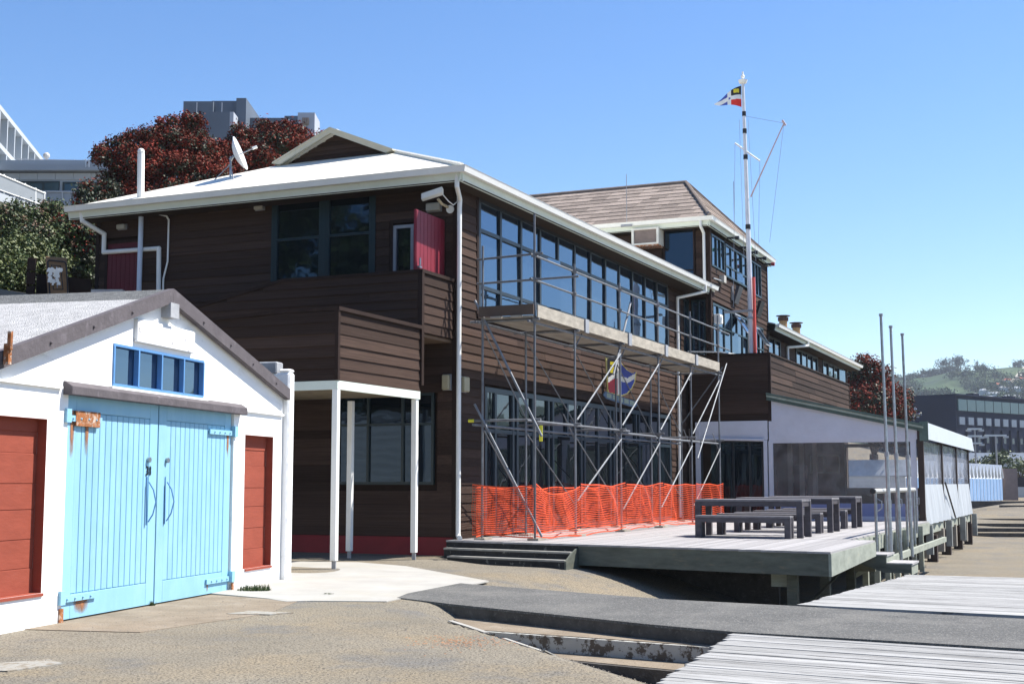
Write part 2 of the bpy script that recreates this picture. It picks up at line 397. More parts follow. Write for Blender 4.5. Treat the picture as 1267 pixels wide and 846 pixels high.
def np_mesh(name, V, F4, mats, mi=None, smooth=False):
    me = bpy.data.meshes.new(name); n = len(V); k = F4.shape[1]
    me.vertices.add(n); me.vertices.foreach_set('co', np.asarray(V, dtype=np.float32).ravel())
    me.loops.add(F4.size); me.loops.foreach_set('vertex_index', F4.ravel().astype(np.int32))
    me.polygons.add(len(F4)); me.polygons.foreach_set('loop_start', (np.arange(len(F4))*k).astype(np.int32))
    me.polygons.foreach_set('loop_total', np.full(len(F4), k, dtype=np.int32))
    for m in mats: me.materials.append(m)
    if mi is not None: me.polygons.foreach_set('material_index', mi.astype(np.int32))
    if smooth: me.polygons.foreach_set('use_smooth', np.ones(len(F4), dtype=bool))
    me.update(calc_edges=True); return me
g = bpy.data.objects.new('ground', np_mesh('ground', np.stack([X, Y, Zg], -1).reshape(-1, 3), fcs, [ground_m], smooth=True)); COL.objects.link(g)
g['kind'] = 'structure'
def struct(mb, name, mats, label=None):
    me = mb.mesh(name, mats); o = bpy.data.objects.new(name, me); COL.objects.link(o); o['kind'] = 'structure'
    return o
# asphalt path, its edge wall facing the camera
NE = [(-1.6, 18.85), (-1.37, 18.57), (-.78, 17.83), (-.14, 17.15), (.65, 16.32), (1.52, 15.36), (2.39, 14.55), (3.82, 13.75), (4.93, 13.09), (8, 11.25), (14, 7.65)]
FE = [(-1.2, 22.1), (-.68, 21.36), (.08, 20.6), (.79, 19.9), (2.16, 18.55), (3.59, 17.65), (4.66, 16.8), (6.02, 15.94), (15, 10.6)]
mb = MB()
mb.prism([(x, y, .012) for x, y in NE]+[(x, y, .012) for x, y in reversed(FE)], (0, 0, -.03), 0)
mb.prism([(x+.004, y+.004, -.02) for x, y in NE[1:]]+[(x+.1, y+.5, -.02) for x, y in reversed(NE[1:])], (0, 0, -.9), 1)
mb.prism([(x+.02, y-.3, -.02) for x, y in FE[1:]]+[(x, y-.02, -.02) for x, y in reversed(FE[1:])], (0, 0, -.9), 1)
struct(mb, 'path', [asphalt, conc_dk])
# pale concrete apron in front of the covered entrance
def onf(s, t, z): return FM.w((s, t, z))
ap = [onf(-5.3, -3.2, .006), onf(-9.3, -3.5, .006), onf(-9.7, -2.3, .006), onf(-9.0, .6, .03), onf(-3.6, 3.4, .095), onf(-3.0, .6, .098), onf(-3.3, -.6, .07)]
struct(MB().prism([p for p in ap], (0, 0, -.02)), 'concrete_apron', conc)
ap = [(-5.35, 14.9, .003), (-4.0, 14.6, .003), (-3.0, 16.7, .003), (-2.9, 18.7, .003), (-3.4, 20.4, .003), (-4.2, 21.5, .003), (-5.6, 15.4, .003)]
struct(MB().prism(ap, (0, 0, -.02)), 'doorway_apron', conc_b)
struct(MB().prism([(-3.05, 18.3, .007), (-2.35, 18.55, .007), (-2.7, 19.3, .007), (-3.5, 18.9, .007)], (0, 0, -.01)), 'concrete_patch', conc)
mb = MB(); mb.prism([(-4.75, 11.75, .007), (-4.3, 11.6, .007), (-4.0, 12.1, .007), (-4.2, 12.35, .007), (-4.6, 12.1, .007)], (0, 0, -.01)); mb.prism([(-3.5, 16.6, .009), (-2.95, 16.5, .009), (-2.7, 16.75, .009), (-3.3, 16.95, .009)], (0, 0, -.012)); struct(mb, 'spilt_paint', mat('spilt_white_paint', (.33, .32, .29), .9, .3, 9, spots=((.2, .17, .13), 9, .45, .6)))
# concrete steps beside the path
def quadprism(mb, pts, z0, z1, mi=0, top=None):
    mb.prism([(x, y, z1) for x, y in pts], (0, 0, z0-z1), mi); return mb
T = Thing('concrete_steps', 'weathered concrete steps with peeling white riser sunk below the asphalt path', 'steps', FW, (.5, 16, -.17))
d = (.69, -.73); nrm = (-.73, -.69)
P0 = np.array((-1.0, 18.17)); dd = np.array(d); nn = np.array(nrm)
def strip(o0, o1, l0, l1): return [tuple(P0+nn*o0+dd*l0), tuple(P0+nn*o0+dd*l1), tuple(P0+nn*o1+dd*l1), tuple(P0+nn*o1+dd*l0)]
E1 = [np.array((-.42, 16.3)), np.array((2.3, 14.585))]; E2 = [np.array((.40, 15.2)), np.array((1.95, 14.035))]
def seg(E, o0, o1): e = (E[1]-E[0])/np.linalg.norm(E[1]-E[0]); q = np.array((-e[1], e[0])); return [tuple(E[0]+q*o1), tuple(E[0]+q*o0), tuple(E[1]+q*o0), tuple(E[1]+q*o1)]
mb = MB(); quadprism(mb, [(-.9, 18.0), (-.42, 16.32), (2.3, 14.605), (3.1, 15.3), (1, 17.2)], -.9, -.155); mb.part(T, 'tread', conc_b, label='upper brown concrete tread beside the dark path wall')
mb = MB(); quadprism(mb, seg(E1, -.05, .02), -.9, -.163); mb.part(T, 'riser', riser_m, label='peeling white painted riser')
mb = MB(); quadprism(mb, [(-.2, 16.2), (.40, 15.22), (1.95, 14.055), (2.6, 14.5), (1, 15.8)], -.95, -.345); mb.part(T, 'tread', conc_b)
mb = MB(); quadprism(mb, seg(E2, -.05, .02), -.98, -.352); mb.part(T, 'riser', conc_dk)
mb = MB(); quadprism(mb, [(.9, 14.9), (1.2, 13.6), (1.9, 13.2), (2.3, 14.2)], -1.1, -.53); mb.part(T, 'tread', conc_b)
# painted edge line round the top of the steps
def flatstrip(mb, pts, wd, dz=.008):
    for (a, b) in zip(pts[:-1], pts[1:]):
        a, b = np.array(a), np.array(b); e = (b-a)/np.linalg.norm(b-a); q = np.array((-e[1], e[0]))*wd/2
        za, zb = [float(height(np.array(p[0]), np.array(p[1])))+dz+.008 for p in (a, b)]
        mb.prism([(*(a+q), za), (*(a-q), za), (*(b-q), zb), (*(b+q), zb)], (0, 0, -.012))
mb = MB(); flatstrip(mb, [(-.62, 16.35), (-.72, 15.85), (-.5, 15.3), (-.28, 14.85)], .06); flatstrip(mb, [(-.08, 14.35), (.15, 13.8), (.33, 13.35)], .04); flatstrip(mb, [(.3, 13.1), (.42, 13.25)], .05)
struct(mb, 'painted_line', conc)

# ------------------------------------------------------------------ timber wharf (planks one by one)
PLK = {}
def plank_mesh(m, name='plank'):
    if (m.name, name) not in PLK:
        b = MB().box(0, 1, -.5, .5, -1, 0); PLK[(m.name, name)] = b.mesh(name, m)
    return PLK[(m.name, name)]
def wharf(T, pa, pb, pc, pd, n, m, th=.09, gap=.014, name='plank', zf=None):
    """planks run from line pa->pb (left ends) to line pc->pd (right ends)"""
    pa, pb, pc, pd = map(np.array, (pa, pb, pc, pd))
    ws = [random.uniform(.55, 1.6) for _ in range(n)]; tot = sum(ws); acc = 0
    for i in range(n):
        k = (acc+ws[i]/2)/tot; acc += ws[i]; a = pa+(pb-pa)*k; b = pc+(pd-pc)*k
        jit = random.uniform(-.03, .03); a = a+(a-b)/np.linalg.norm(a-b)*jit
        wd = np.linalg.norm((pb-pa)*np.array((1, 1, 0)))/n
        e = b-a; L = np.linalg.norm(e); ang = math.atan2(e[1], e[0]); s_ = pb-pa
        wd = abs(s_[0]*-e[1]+s_[1]*e[0])/math.hypot(e[0], e[1])*ws[i]/tot
        cuts = [0, random.uniform(.3, .7), 1] if L > 3.5 else [0, 1]
        for c0, c1 in zip(cuts[:-1], cuts[1:]):
            p = a+e*c0
            inst(plank_mesh(m, name), name, T, (p[0], p[1], p[2]+random.uniform(-.004, .004)), rz=ang+random.uniform(-.0012, .0012), scale=(L*(c1-c0)-.012, wd-gap*random.choice((.2, .4, .6, 1, 1, 3.5)), th), rot=(random.uniform(-.012, .012), math.asin(-(e[2])/L) if L else 0, ang))
T = Thing('timber_wharf', 'bleached white timber planking nearest the camera below the asphalt path', 'wharf', FW, (6, 12, 0))
wharf(T, (.55, 9.0, 0.0), (2.36, 14.5, 0.0), (8.2, 4.2, 0), (11.0, 9.2, 0), 44, wharf_m, gap=.004)
mb = MB(); mb.prism([(1.0, 9.2, -.1), (2.75, 14.3, -.1), (11, 9.2, -.1), (8.2, 4.5, -.1)], (0, 0, -.25)); mb.part(T, 'beam', deck_f)
T = Thing('timber_wharf', 'bleached timber planking between the asphalt path and the deck steps', 'wharf', FW, (9, 22, -.1))
wharf(T, (3.78, 17.9, .0), (7.9, 26.9, -.22), (13.5, 12.0, .0), (17.5, 22.8, -.22), 50, wharf_m, gap=.004)
mb = MB(); mb.prism([(4.2, 18.1, -.13), (8.0, 26.4, -.33), (17.3, 22.6, -.33), (13.4, 12.4, -.13)], (0, 0, -.2)); mb.part(T, 'beam', deck_f)
# rusty bollard on the right edge of the wharf
mb = MB(); mb.tube((9.3, 23.6, -.2), (9.3, 23.6, .06), .13, 14); mb.tube((9.3, 23.6, .06), (9.3, 23.6, .12), .17, 14); mb.tube((9.05, 23.6, -.02), (9.6, 23.6, -.02), .05, 8)
bmt = mat('flaking_bollard', (.7, .68, .64), .7, .1, 6, spots=((.35, .12, .06), 6, .5, .6))
mb.solo('mooring_bollard', bmt, FW, (9.3, 23.6, -.2), 'stubby white mooring bollard with rust patches on the wharf edge', 'bollard')

# ------------------------------------------------------------------ CLUBHOUSE
CH = Thing('clubhouse', 'two-storey dark timber clubhouse with long window band and cream sheet roof', 'building', FM, (0, 0, 0))
R = Face(0, 0, 0); Fr = Face(0, 0, -math.pi/2); SM = 17.9; TL = 9.75
mb = MB(); mb.box(.06, SM, .06, .2, -.3, 8.1); mb.box(.06, .2, .06, TL, -.3, 8.1); mb.box(.06, SM, TL-.15, TL, -.3, 8.1); mb.box(SM-.1, SM+.0, .2, TL, -.3, 8.1)
mb.part(CH, 'wall', wood_dk)
mull = [1.08+1.2*i for i in range(13)]
opR = [(1.0, 15.55, 5.3, 8.0), (1.35, 15.7, .3, 3.85)]
boards(CH, R, .07, 17.4, .42, 8.02, opR)
opF = [(-4.65, -2.0, 5.6, 8.1), (-1.62, -.24, 5.0, 7.35), (-2.95, -.42, 1.5, 3.6), (-9.45, -8.35, 5.0, 7.45)]
boards(CH, Fr, -9.7, -.07, .47, 8.02, opF, m=wood)
BL = Face(0, TL, math.pi); 
mb = MB(); fbox(mb, R, -.03, .07, -.07, .045, .3, 8.0); fbox(mb, R, .98, 1.07, -.02, .04, 5.25, 7.98); fbox(mb, R, 15.48, 15.56, -.02, .04, 5.25, 7.98)
fbox(mb, R, 1.3, 1.4, -.02, .04, .42, 3.85); fbox(mb, R, 1.4, 15.8, -.02, .04, 3.78, 3.9); fbox(mb, R, 1.0, 15.5, -.02, .06, 5.2, 5.3)
fbox(mb, Fr, -9.75, -9.65, -.02, .04, .3, 8.0)
split_parts(mb, CH, 'corner_board', wood_trim)
window(CH, R, mull, [5.93, 7.2], 5.3, 7.93, wide=None, fw=.1, fr=frame_b)
mb = MB(); fbox(mb, R, 1.05, 15.5, -.03, .02, 7.93, 8.02); mb.part(CH, 'window_head', frame_b)
gm = [1.42, 2.0, 3.0, 3.25, 4.2, 5.2, 5.5, 6.5, 7.5, 7.75, 8.8, 9.8, 10.1, 11.1, 12.1, 12.4, 13.4, 14.4, 15.6]
window(CH, R, gm, [2.75], .45, 3.72, gl=glass_d, fw=.11, fr=mat('slate_blue_joinery', (.03, .045, .06), .4, .1), label='row of glazed sliding doors behind the scaffold')
window(CH, Fr, [-4.6, -3.35], [7.1], 5.62, 8.0, gl=glass_d, fw=.07)
window(CH, Fr, [-3.22, -2.06], [7.1], 5.62, 8.0, gl=glass_d, fw=.07)
mb = MB(); fbox(mb, Fr, -3.35, -3.22, -.03, .045, 5.6, 8.02); fbox(mb, Fr, -4.68, -4.6, -.03, .045, 5.6, 8.02); fbox(mb, Fr, -2.06, -1.97, -.03, .045, 5.6, 8.02); mb.part(CH, 'window_surround', frame_m)
window(CH, Fr, [-2.88, -2.1, -1.25, -.5], [2.85], 1.56, 3.52, gl=glass_d, fw=.06)
window(CH, Fr, [-1.52, -1.02], [], 5.1, 7.2, gl=glass_d, fw=.07, fr=grey_fix)
mb = MB(); fbox(mb, Fr, -1.6, -1.52, -.02, .05, 5, 7.32); fbox(mb, Fr, -.32, -.24, -.02, .05, 5, 7.32); fbox(mb, Fr, -1.52, -.32, -.02, .05, 7.24, 7.32); fbox(mb, Fr, -1.02, -.32, -.05, -.02, 5, 7.24, 1)  # black sheet painted in for the darkness of the open doorway
mb.part(CH, 'door_frame', [wood_trim, black])
# open crimson door leaf, hinged at the right jamb
dl = MB(); dl.box(-1.36, -.02, .27, .315, 4.95, 7.22); dlo = dl.part(CH, 'door', reddoor, label='crimson plank door standing wide open')
for i in range(8):
    MB().box(-1.34+.165*i, -1.34+.165*i+.152, .258, .269, 5.0, 7.2).part(CH, 'plank', reddoor, parent=dlo)
mb = MB(); mb.box(-1.31, -1.2, .2, .26, 6.0, 6.04); mb.tube((-1.29, .2, 6.05), (-1.29, .2, 6.2), .02, 6); mb.part(CH, 'handle', galv, parent=dlo)
# maroon door at the left end
dm = MB(); fbox(dm, Fr, -9.38, -8.43, .0, .03, 5.0, 7.35); dmo = dm.part(CH, 'door', reddoor_dk, label='maroon boarded door at the far left')
for i in range(7):
    q = MB(); fbox(q, Fr, -9.36+.133*i, -9.36+.133*i+.124, .031, .042, 5.05, 7.32); q.part(CH, 'plank', reddoor_dk, parent=dmo)
mb = MB(); fbox(mb, Fr, -9.45, -9.38, 0, .05, 5, 7.4); fbox(mb, Fr, -8.43, -8.36, 0, .05, 5, 7.4); fbox(mb, Fr, -9.38, -8.43, 0, .05, 7.35, 7.42); mb.part(CH, 'door_frame', wood_trim)
mb = MB(); fbox(mb, Fr, -9.75, -.03, -.02, .03, -.3, .46); mb.part(CH, 'base_strip', red_base)
# roof: hip with a gablet facing the camera
E0 = .67; EA, EB = .45, .80; ez = 8.2; rz0 = 9.68; rs = 2.8; c_t = TL/2-.15
gl_, gr_ = 6.25, 3.1
A = (-E0, -EA, ez); B_ = (-E0, TL+.35, ez); Cc = (SM+.6, -EB, ez); D_ = (SM+1.2, TL+.35, ez)
zb = 9.66; za = 10.33
g1, g2, ga = (rs, gr_, zb), (rs, gl_, zb), (rs-.25, c_t, za)
def slab(mb, pts, th=.06, mi=0): mb.prism(pts, (0, 0, -th), mi)
mb = MB(); slab(mb, [A, g1, g2, B_]); mb.part(CH, 'roof', roof_w, label='front slope of cream corrugated roof')
mb = MB(); slab(mb, [A, Cc, (SM+.6, c_t, za), (rs-.25, c_t, za), g1]); slab(mb, [B_, g2, (rs-.25, c_t, za), (SM+1.2, c_t, za), D_]); mb.part(CH, 'roof', roof_w2, label='side slopes of cream corrugated roof')
gb = MB(); gb.prism([(rs+.02, gr_+.1, zb-.05), (rs+.02, gl_-.1, zb-.05), (rs+.02, c_t, za-.03)], (.1, 0, 0)); gbo = gb.part(CH, 'gablet', wood_dk)
def gtop(z):
    k = (z-zb)/(za-zb); hl = (1-k)
    return (-(c_t+(gl_-c_t)*hl)+.12, -(c_t+(gr_-c_t)*hl)-.12)
boards(CH, Face(rs, 0, -math.pi/2), 0, 0, zb, za-.05, top=gtop, h=.11, parent=gbo)
mb = MB()
for (t0, t1) in ((gr_-.15, c_t), (gl_+.15, c_t)):
    mb.prism([(rs-.3, t0, zb-.02), (rs-.3, t1, za+.05), (rs-.3, t1, za-.09), (rs-.3, t0+(.2 if t0 < c_t else -.2), zb-.08)], (.08, 0, 0))
    mb.prism([(rs-.32, t0, zb+.0), (rs-.32, t1, za+.06), (rs-.32, t1, za+.02), (rs-.32, t0, zb-.04)], (.7, 0, 0))
mb.part(CH, 'barge_board', mat('cream_barge', (.52, .49, .38), .6, .08))
# hip capping
mb = MB(); mb.tube((-E0, -EA, ez+.03), (rs, gr_, zb+.03), .05, 6); mb.tube((rs, c_t, za+.04), (SM+1, c_t, za+.04), .05, 6); mb.part(CH, 'ridge_capping', roof_w)
# gutters and fascias
def gutter(T, pts, zt, name='gutter', hg=.13, hf=.3, th=.13, inset=.06):
    mb = MB(); m2 = MB()
    for (a, b) in zip(pts[:-1], pts[1:]):
        dx, dy = b[0]-a[0], b[1]-a[1]; L = math.hypot(dx, dy); ux, uy = dx/L, dy/L; ox, oy = uy, -ux
        e = .0
        prof = [(0, zt-hg), (th*.8, zt-hg), (th, zt-.03), (th+.015, zt), (th-.01, zt+.004), (0, zt-.01)]
        P = [(a[0]+ox*o-ux*(th if 0 else 0), a[1]+oy*o, z) for o, z in prof]
        # mitre: extend ends outwards
        P = [(a[0]+ox*o-ux*o*a[2], a[1]+oy*o-uy*o*a[2], z) for o, z in prof]
        Q = [(b[0]+ox*o+ux*o*b[2], b[1]+oy*o+uy*o*b[2], z) for o, z in prof]
        n = len(P); mb.add(P+Q, [tuple(range(n)), tuple(range(2*n-1, n-1, -1))]+[(i, n+i, n+(i+1) % n, (i+1) % n) for i in range(n)])
        m2.hexa([(a[0]-ox*inset-ux*.0, a[1]-oy*inset, zt-hf), (b[0]-ox*inset, b[1]-oy*inset, zt-hf), (b[0]-ox*(inset+.03), b[1]-oy*(inset+.03), zt-hf), (a[0]-ox*(inset+.03), a[1]-oy*(inset+.03), zt-hf),
                 (a[0]-ox*.002-ux*.0, a[1]-oy*.002, zt-.06), (b[0]-ox*.002, b[1]-oy*.002, zt-.06), (b[0]-ox*.03, b[1]-oy*.03, zt-.06), (a[0]-ox*.03, a[1]-oy*.03, zt-.06)])
    mb.part(T, name, white); return m2.part(T, 'fascia', fascia_m)
gutter(CH, [(-E0, TL+.35, 0), (-E0, -EA, 1), (SM+.55, -EB, 0)], ez+.0)
mb = MB(); mb.prism([(-E0+.05, -EA+.04, ez-.29), (SM, -EB+.04, ez-.29), (SM, 0, ez-.29), (-E0+.05, 0, ez-.29)], (0, 0, .02)); mb.box(-E0+.05, 0, 0, TL+.3, ez-.29, ez-.27); mb.part(CH, 'soffit', mat('dark_soffit', (.05, .038, .030), .8))
mb = MB(); mb.box(.07, SM+.3, -.02, 0.05, ez-.26, ez-.05); mb.part(CH, 'soffit_board', wood_dk)
# downpipes
def pipe(T, pts, r=.055, name='downpipe', m=white, n=10): return MB().path(pts, r, n).part(T, name, m, smooth=False)
pipe(CH, [(-.6, -.3, 8.1), (-.6, -.3, 7.8), (-.12, -.14, 7.63), (-.10, -.12, 7.45), (-.10, -.12, .5), (-.22, -.22, .45)], .05, m=white)
pipe(CH, [(17.0, -.85, 8.08), (17.0, -.85, 7.85), (16.3, -.1, 7.6), (16.3, -.1, .5)], .05)
pipe(CH, [(-.6, 9.75, 8.15), (-.6, 9.7, 7.85), (-.1, 9.45, 7.6), (-.1, 9.45, 7.15), (-.1, 7.8, 7.13), (-.1, 7.75, 5)], .055)
pipe(CH, [(-.2, 8.27, 5), (-.2, 8.27, 7.95), (-.2, 8.27, 8.1)], .06, name='flue_pipe', m=mat('pale_blue_flue', (.55, .62, .72), .5, .08))
pipe(CH, [(-.2, 8.30, 8.3), (-.2, 8.33, 9.45)], .085, name='flue_pipe', m=white)
mb = MB(); mb.ball((-.2, 8.33, 9.5), .088, 6, 10); mb.tube((-.2, 8.3, 8.28), (-.2, 8.3, 8.36), .14, 10, .09); mb.part(CH, 'flue_cap', [white])
pipe(CH, [(-.5, 8.0, 8.0), (-.08, 7.62, 7.9), (-.08, 7.55, 7.8), (-.08, 7.55, 6.8), (-.08, 7.66, 6.4), (-.08, 7.66, 5)], .022, name='cable')
# balconies of the entrance
def balcony_lower():
    T = CH; lo = MB(); S0, T0, TX, SE = -4.75, .05, 3.0, -1.53
    # frame rails (white beam) and top rail
    lo.box(S0, SE, T0, T0+.06, 3.27, 3.43); lo.box(S0, S0+.06, T0+.06, TX, 3.27, 3.43)
    lo.box(S0+.06, SE, T0+.06, TX, 3.33, 3.40, 1)
    lo.box(S0-.02, SE, T0-.03, T0+.1, 4.70, 4.77, 2)
    lo.prism([(S0-.02, T0+.1, 4.768), (S0-.02, 1.3, 4.768), (S0-.02, TX, 4.69), (S0-.02, TX, 4.63), (S0-.02, 1.3, 4.705), (S0-.02, T0+.1, 4.705)], (.12, 0, 0), 2)
    lo.box(S0+.03, SE, T0+.035, T0+.08, 3.43, 4.71, 3); lo.box(S0+.035, S0+.08, T0+.08, TX, 3.43, 4.66, 3); lo.box(S0+.08, -1.5, TX-.04, TX, 3.43, 4.66, 3)
    lo.box(S0-.012, S0+.06, T0-.012, T0+.06, 3.43, 4.72, 4)
    o = lo.part(T, 'balcony', [fascia_m, mat('ply_underside', (.20, .17, .12), .8, .3, 4), wood_trim, wood_dk, wood_trim], label='lower entrance balcony clad in dark boards on white posts')
    boards(T, Face(S0+.06, T0+.035, 0), 0, SE-S0-.06, 3.44, 4.70, h=.21, joint=(9, 10), parent=o)
    boards(T, Face(S0+.035, 0, -math.pi/2), -TX, -(T0+.06), 3.44, 4.66, h=.21, joint=(9, 10), parent=o)
    for (s_, t_, zb_) in ((S0+.06, T0+.06, .22), (-1.62, T0+.07, .22), (-1.62, 1.6, .22)):
        p = MB(); p.box(s_-.055, s_+.055, t_-.055, t_+.055, zb_, 3.27); p.part(T, 'post', white, parent=o, bevel=.006)
        p = MB(); p.box(s_-.012, s_+.012, t_-.04, t_+.04, .0, .34); p.part(T, 'post_stirrup', grey_fix, parent=o)
balcony_lower()
def balcony_upper():
    T = CH; S1, T1 = -1.5, .05; mb = MB()
    mb.box(S1, S1+.04, T1+.05, 3.4, 3.6, 5.88, 0); mb.prism([(S1, 3.4, 3.6), (S1, 3.4, 5.88), (S1, 7.2, 5.1), (S1, 7.2, 3.6)], (.04, 0, 0), 0)
    mb.box(S1, -.04, T1+.02, T1+.05, 4.62, 5.86, 0)
    mb.box(S1-.03, S1+.07, T1-.03, T1+.07, 3.56, 5.9, 1)
    mb.box(S1-.03, -.0, T1-.035, T1+.09, 5.86, 5.93, 1); mb.box(S1-.04, S1+.09, T1+.07, 3.4, 5.86, 5.925, 1)
    mb.prism([(S1-.04, 3.4, 5.925), (S1-.04, 7.2, 5.14), (S1-.04, 7.2, 5.08), (S1-.04, 3.4, 5.86)], (.12, 0, 0), 1)
    mb.box(S1, -.0, T1+.05, 6.6, 4.56, 4.64, 2)
    o = mb.part(T, 'balcony', [wood_dk, wood_trim, mat('soffit_ply', (.16, .11, .075), .8, .2)], label='upper landing balustrade clad in dark boards beside the red door')
    boards(T, Face(S1+.05, T1+.015, 0), 0, 1.42, 4.64, 5.86, h=.2, joint=(9, 10), parent=o)
    def utop(z): return (-(3.4+(5.88-z)/.78*3.8) if z > 5.1 else -7.2, -(T1+.07))
    boards(T, Face(S1, 0, -math.pi/2), 0, 0, 3.6, 5.88, h=.19, joint=(3, 6), parent=o, top=utop)
    mb = MB(); 
balcony_upper()
# ground inside covered entrance: wall light, small bits
def solo_box(name, m, fr, b, label, cat, group=None, bevel=.008):
    mb = MB(); mb.box(*b); return mb.solo(name, m, fr, ((b[0]+b[1])/2, (b[2]+b[3])/2, b[4]), label, cat, group, bevel=bevel)
def bulkhead(F, a, z, label, w_=.26, h_=.14, m=grey_fix):
    org = F.pt(a, 0, z); T = Thing('wall_light', label, 'wall light', FM, org, group='wall lights on the clubhouse')
    q = MB(); fbox(q, F, a-w_/2, a+w_/2, .03, .06, z, z+h_); q.part(T, 'back_plate', grey_fix)
    q = MB(); fbox(q, F, a-w_/2+.015, a+w_/2-.015, .06, .15, z+.01, z+h_-.01); q.part(T, 'lens', m, bevel=.02)
bulkhead(Fr, -8.95+.0, 7.67, 'small grey wall light above the maroon door at far left', m=mat('lens_grey', (.42, .40, .34), .4))
bulkhead(Fr, -5.0, 7.82, 'small grey wall light left of the tall upstairs windows', m=MATS['lens_grey'])
bulkhead(Fr, -.16-.35, 7.42, 'pale wall light above the open crimson door', w_=.36, h_=.2, m=MATS['lens_grey'])
bulkhead(Fr, -.18, 3.55, 'yellowed wall light on the shaded front wall beside the corner downpipe', w_=.2, h_=.34, m=cream_light)
bulkhead(R, .26, 3.52, 'yellowed wall light on the long wall just past the corner downpipe', w_=.3, h_=.34, m=cream_light)
# security camera
T = Thing('security_camera', 'white security camera housing under the eave at the clubhouse corner', 'camera', FM, (-.5, .3, 7.5))
q = MB(); q.prism([(-.54, .58, 7.74), (-.46, .58, 7.70), (-.46, .08, 7.80), (-.54, .08, 7.85)], (0, 0, -.13)); q.box(-.58, -.38, .0, .66, 7.72, 7.73) if 0 else None
q.part(T, 'housing', white, bevel=.01)
q = MB(); q.path([(-.45, .22, 7.6), (-.3, .2, 7.52), (-.04, .18, 7.5)], .03, 8); q.part(T, 'bracket', mat('corroded_bracket', (.5, .42, .28), .7, .3, 20))
q = MB(); q.tube((-.06, .13, 7.45), (-.03, .13, 7.45), .09, 12); q.part(T, 'wall_plate', white)
q = MB(); q.path([(-.5, .1, 7.7), (-.4, .0, 7.55), (-.2, -.02, 7.5), (-.06, -.05, 7.6), (-.05, -.05, 7.85)], .012, 6); q.part(T, 'cable', white)

# satellite dish
T = Thing('satellite_dish', 'white satellite dish on a tripod foot on the cream roof', 'satellite dish', FM, (1.4, 6.8, 8.95))
cd = Vector((1.4, 6.78, 9.62)); ax = Vector((.35, -.86, .36)).normalized(); u_ = ax.orthogonal().normalized(); v_ = ax.cross(u_)
q = MB(); rings = []
for i in range(7):
    r_ = .44*i/6
    rings.append([tuple(cd+u_*math.cos(2*math.pi*j/20)*r_+v_*math.sin(2*math.pi*j/20)*r_*1.0+ax*(.35*r_*r_/.44)) for j in range(20)])
vs = [p for r_ in rings for p in r_]; fs = []
for i in range(6):
    for j in range(20): fs.append((i*20+j, i*20+(j+1) % 20, (i+1)*20+(j+1) % 20, (i+1)*20+j))
q.add(vs, fs); do = q.part(T, 'reflector', mat('dish_white', (.62, .64, .68), .5, .08), smooth=True); sm = do.modifiers.new('s', 'SOLIDIFY'); sm.thickness = .02
q = MB(); f0 = cd+ax*.6+Vector((0, 0, .0)); q.tube(cd-v_*.3+Vector((0, 0, -.35)), f0, .014, 6); q.part(T, 'feed_arm', galv)
q = MB(); q.tube(f0, f0+ax*-.12, .04, 8); q.part(T, 'feed_horn', white)
q = MB(); q.tube((1.4, 6.88, 9.0), (1.4, 6.88, 9.6), .025, 8); q.tube((1.4, 7.5, 8.95), (1.4, 6.9, 9.4), .014, 6); q.tube((1.0, 6.5, 8.9), (1.4, 6.88, 9.35), .014, 6); q.tube((1.4, 6.88, 9.5), tuple(cd-ax*.02), .03, 6); q.box(1.3, 1.5, 6.78, 6.98, 8.97, 9.0)
q.part(T, 'mount', galv)

# ------------------------------------------------------------------ LOOKOUT TOWER
TW = Thing('lookout_block', 'taller block with brown tiled hip roof and mast in front', 'building', FM, (SM, -.8, 0))
T0 = -.75; TE = 26.5; TLf = 12.0
mb = MB(); mb.box(SM+.06, TE, T0+.06, TLf, 0, 10.25); mb.part(TW, 'wall', wood_dk)
FT = Face(SM, 0, -math.pi/2); RT = Face(0, T0, 0)

boards(TW, FT, -8, -T0-.06, 5.9, 10.1, [(-.9, .3, 8.3, 10.25), (.1, .62, 5.9, 7.85)])
opT = [(SM+.2, SM+2.0, 8.85, 10.1), (SM+2.05, SM+5.3, 8.75, 10.05), (SM+5.7, SM+7.6, 8.6, 10.05), (SM+.3, SM+5.2, 5.8, 7.75), (SM+5.6, SM+7.8, 5.8, 7.6)]
boards(TW, RT, SM+.06, TE-.05, 5.83, 10.1, opT)
mb = MB(); fbox(mb, RT, SM-.02, SM+.1, -.05, .05, 5.8, 10.1); fbox(mb, RT, TE-.08, TE+.03, -.05, .05, 5.8, 10.1); split_parts(mb, TW, 'corner_board', wood_trim)
window(TW, FT, [-.84, .26], [8.75], 8.32, 10.2, gl=glass_d, fw=.05, fr=wood_trim)
window(TW, RT, [SM+.25, SM+.9, SM+1.4, SM+1.95], [], 8.9, 10.0, fw=.06)
window(TW, RT, [SM+2.1, SM+2.9, SM+3.7, SM+4.5, SM+5.25], [9.2], 8.8, 9.97, fw=.07)
window(TW, RT, [SM+5.75, SM+6.5, SM+7.0, SM+7.55], [], 8.7, 9.97, fw=.06)
window(TW, RT, [SM+.3, SM+1.0, SM+1.8, SM+2.8, SM+3.6, SM+4.4, SM+5.2], [6.9], 5.85, 7.65, fw=.07)
window(TW, RT, [SM+5.65, SM+6.4, SM+7.1, SM+7.75], [6.7], 5.85, 7.55, fw=.07)
window(TW, FT, [.12, .36, .6], [6.9], 5.75, 7.72, fw=.05)
window(CH, Face(0, 0, 0), [16.75, 17.3, 17.85], [], 5.75, 7.72, fw=.06)
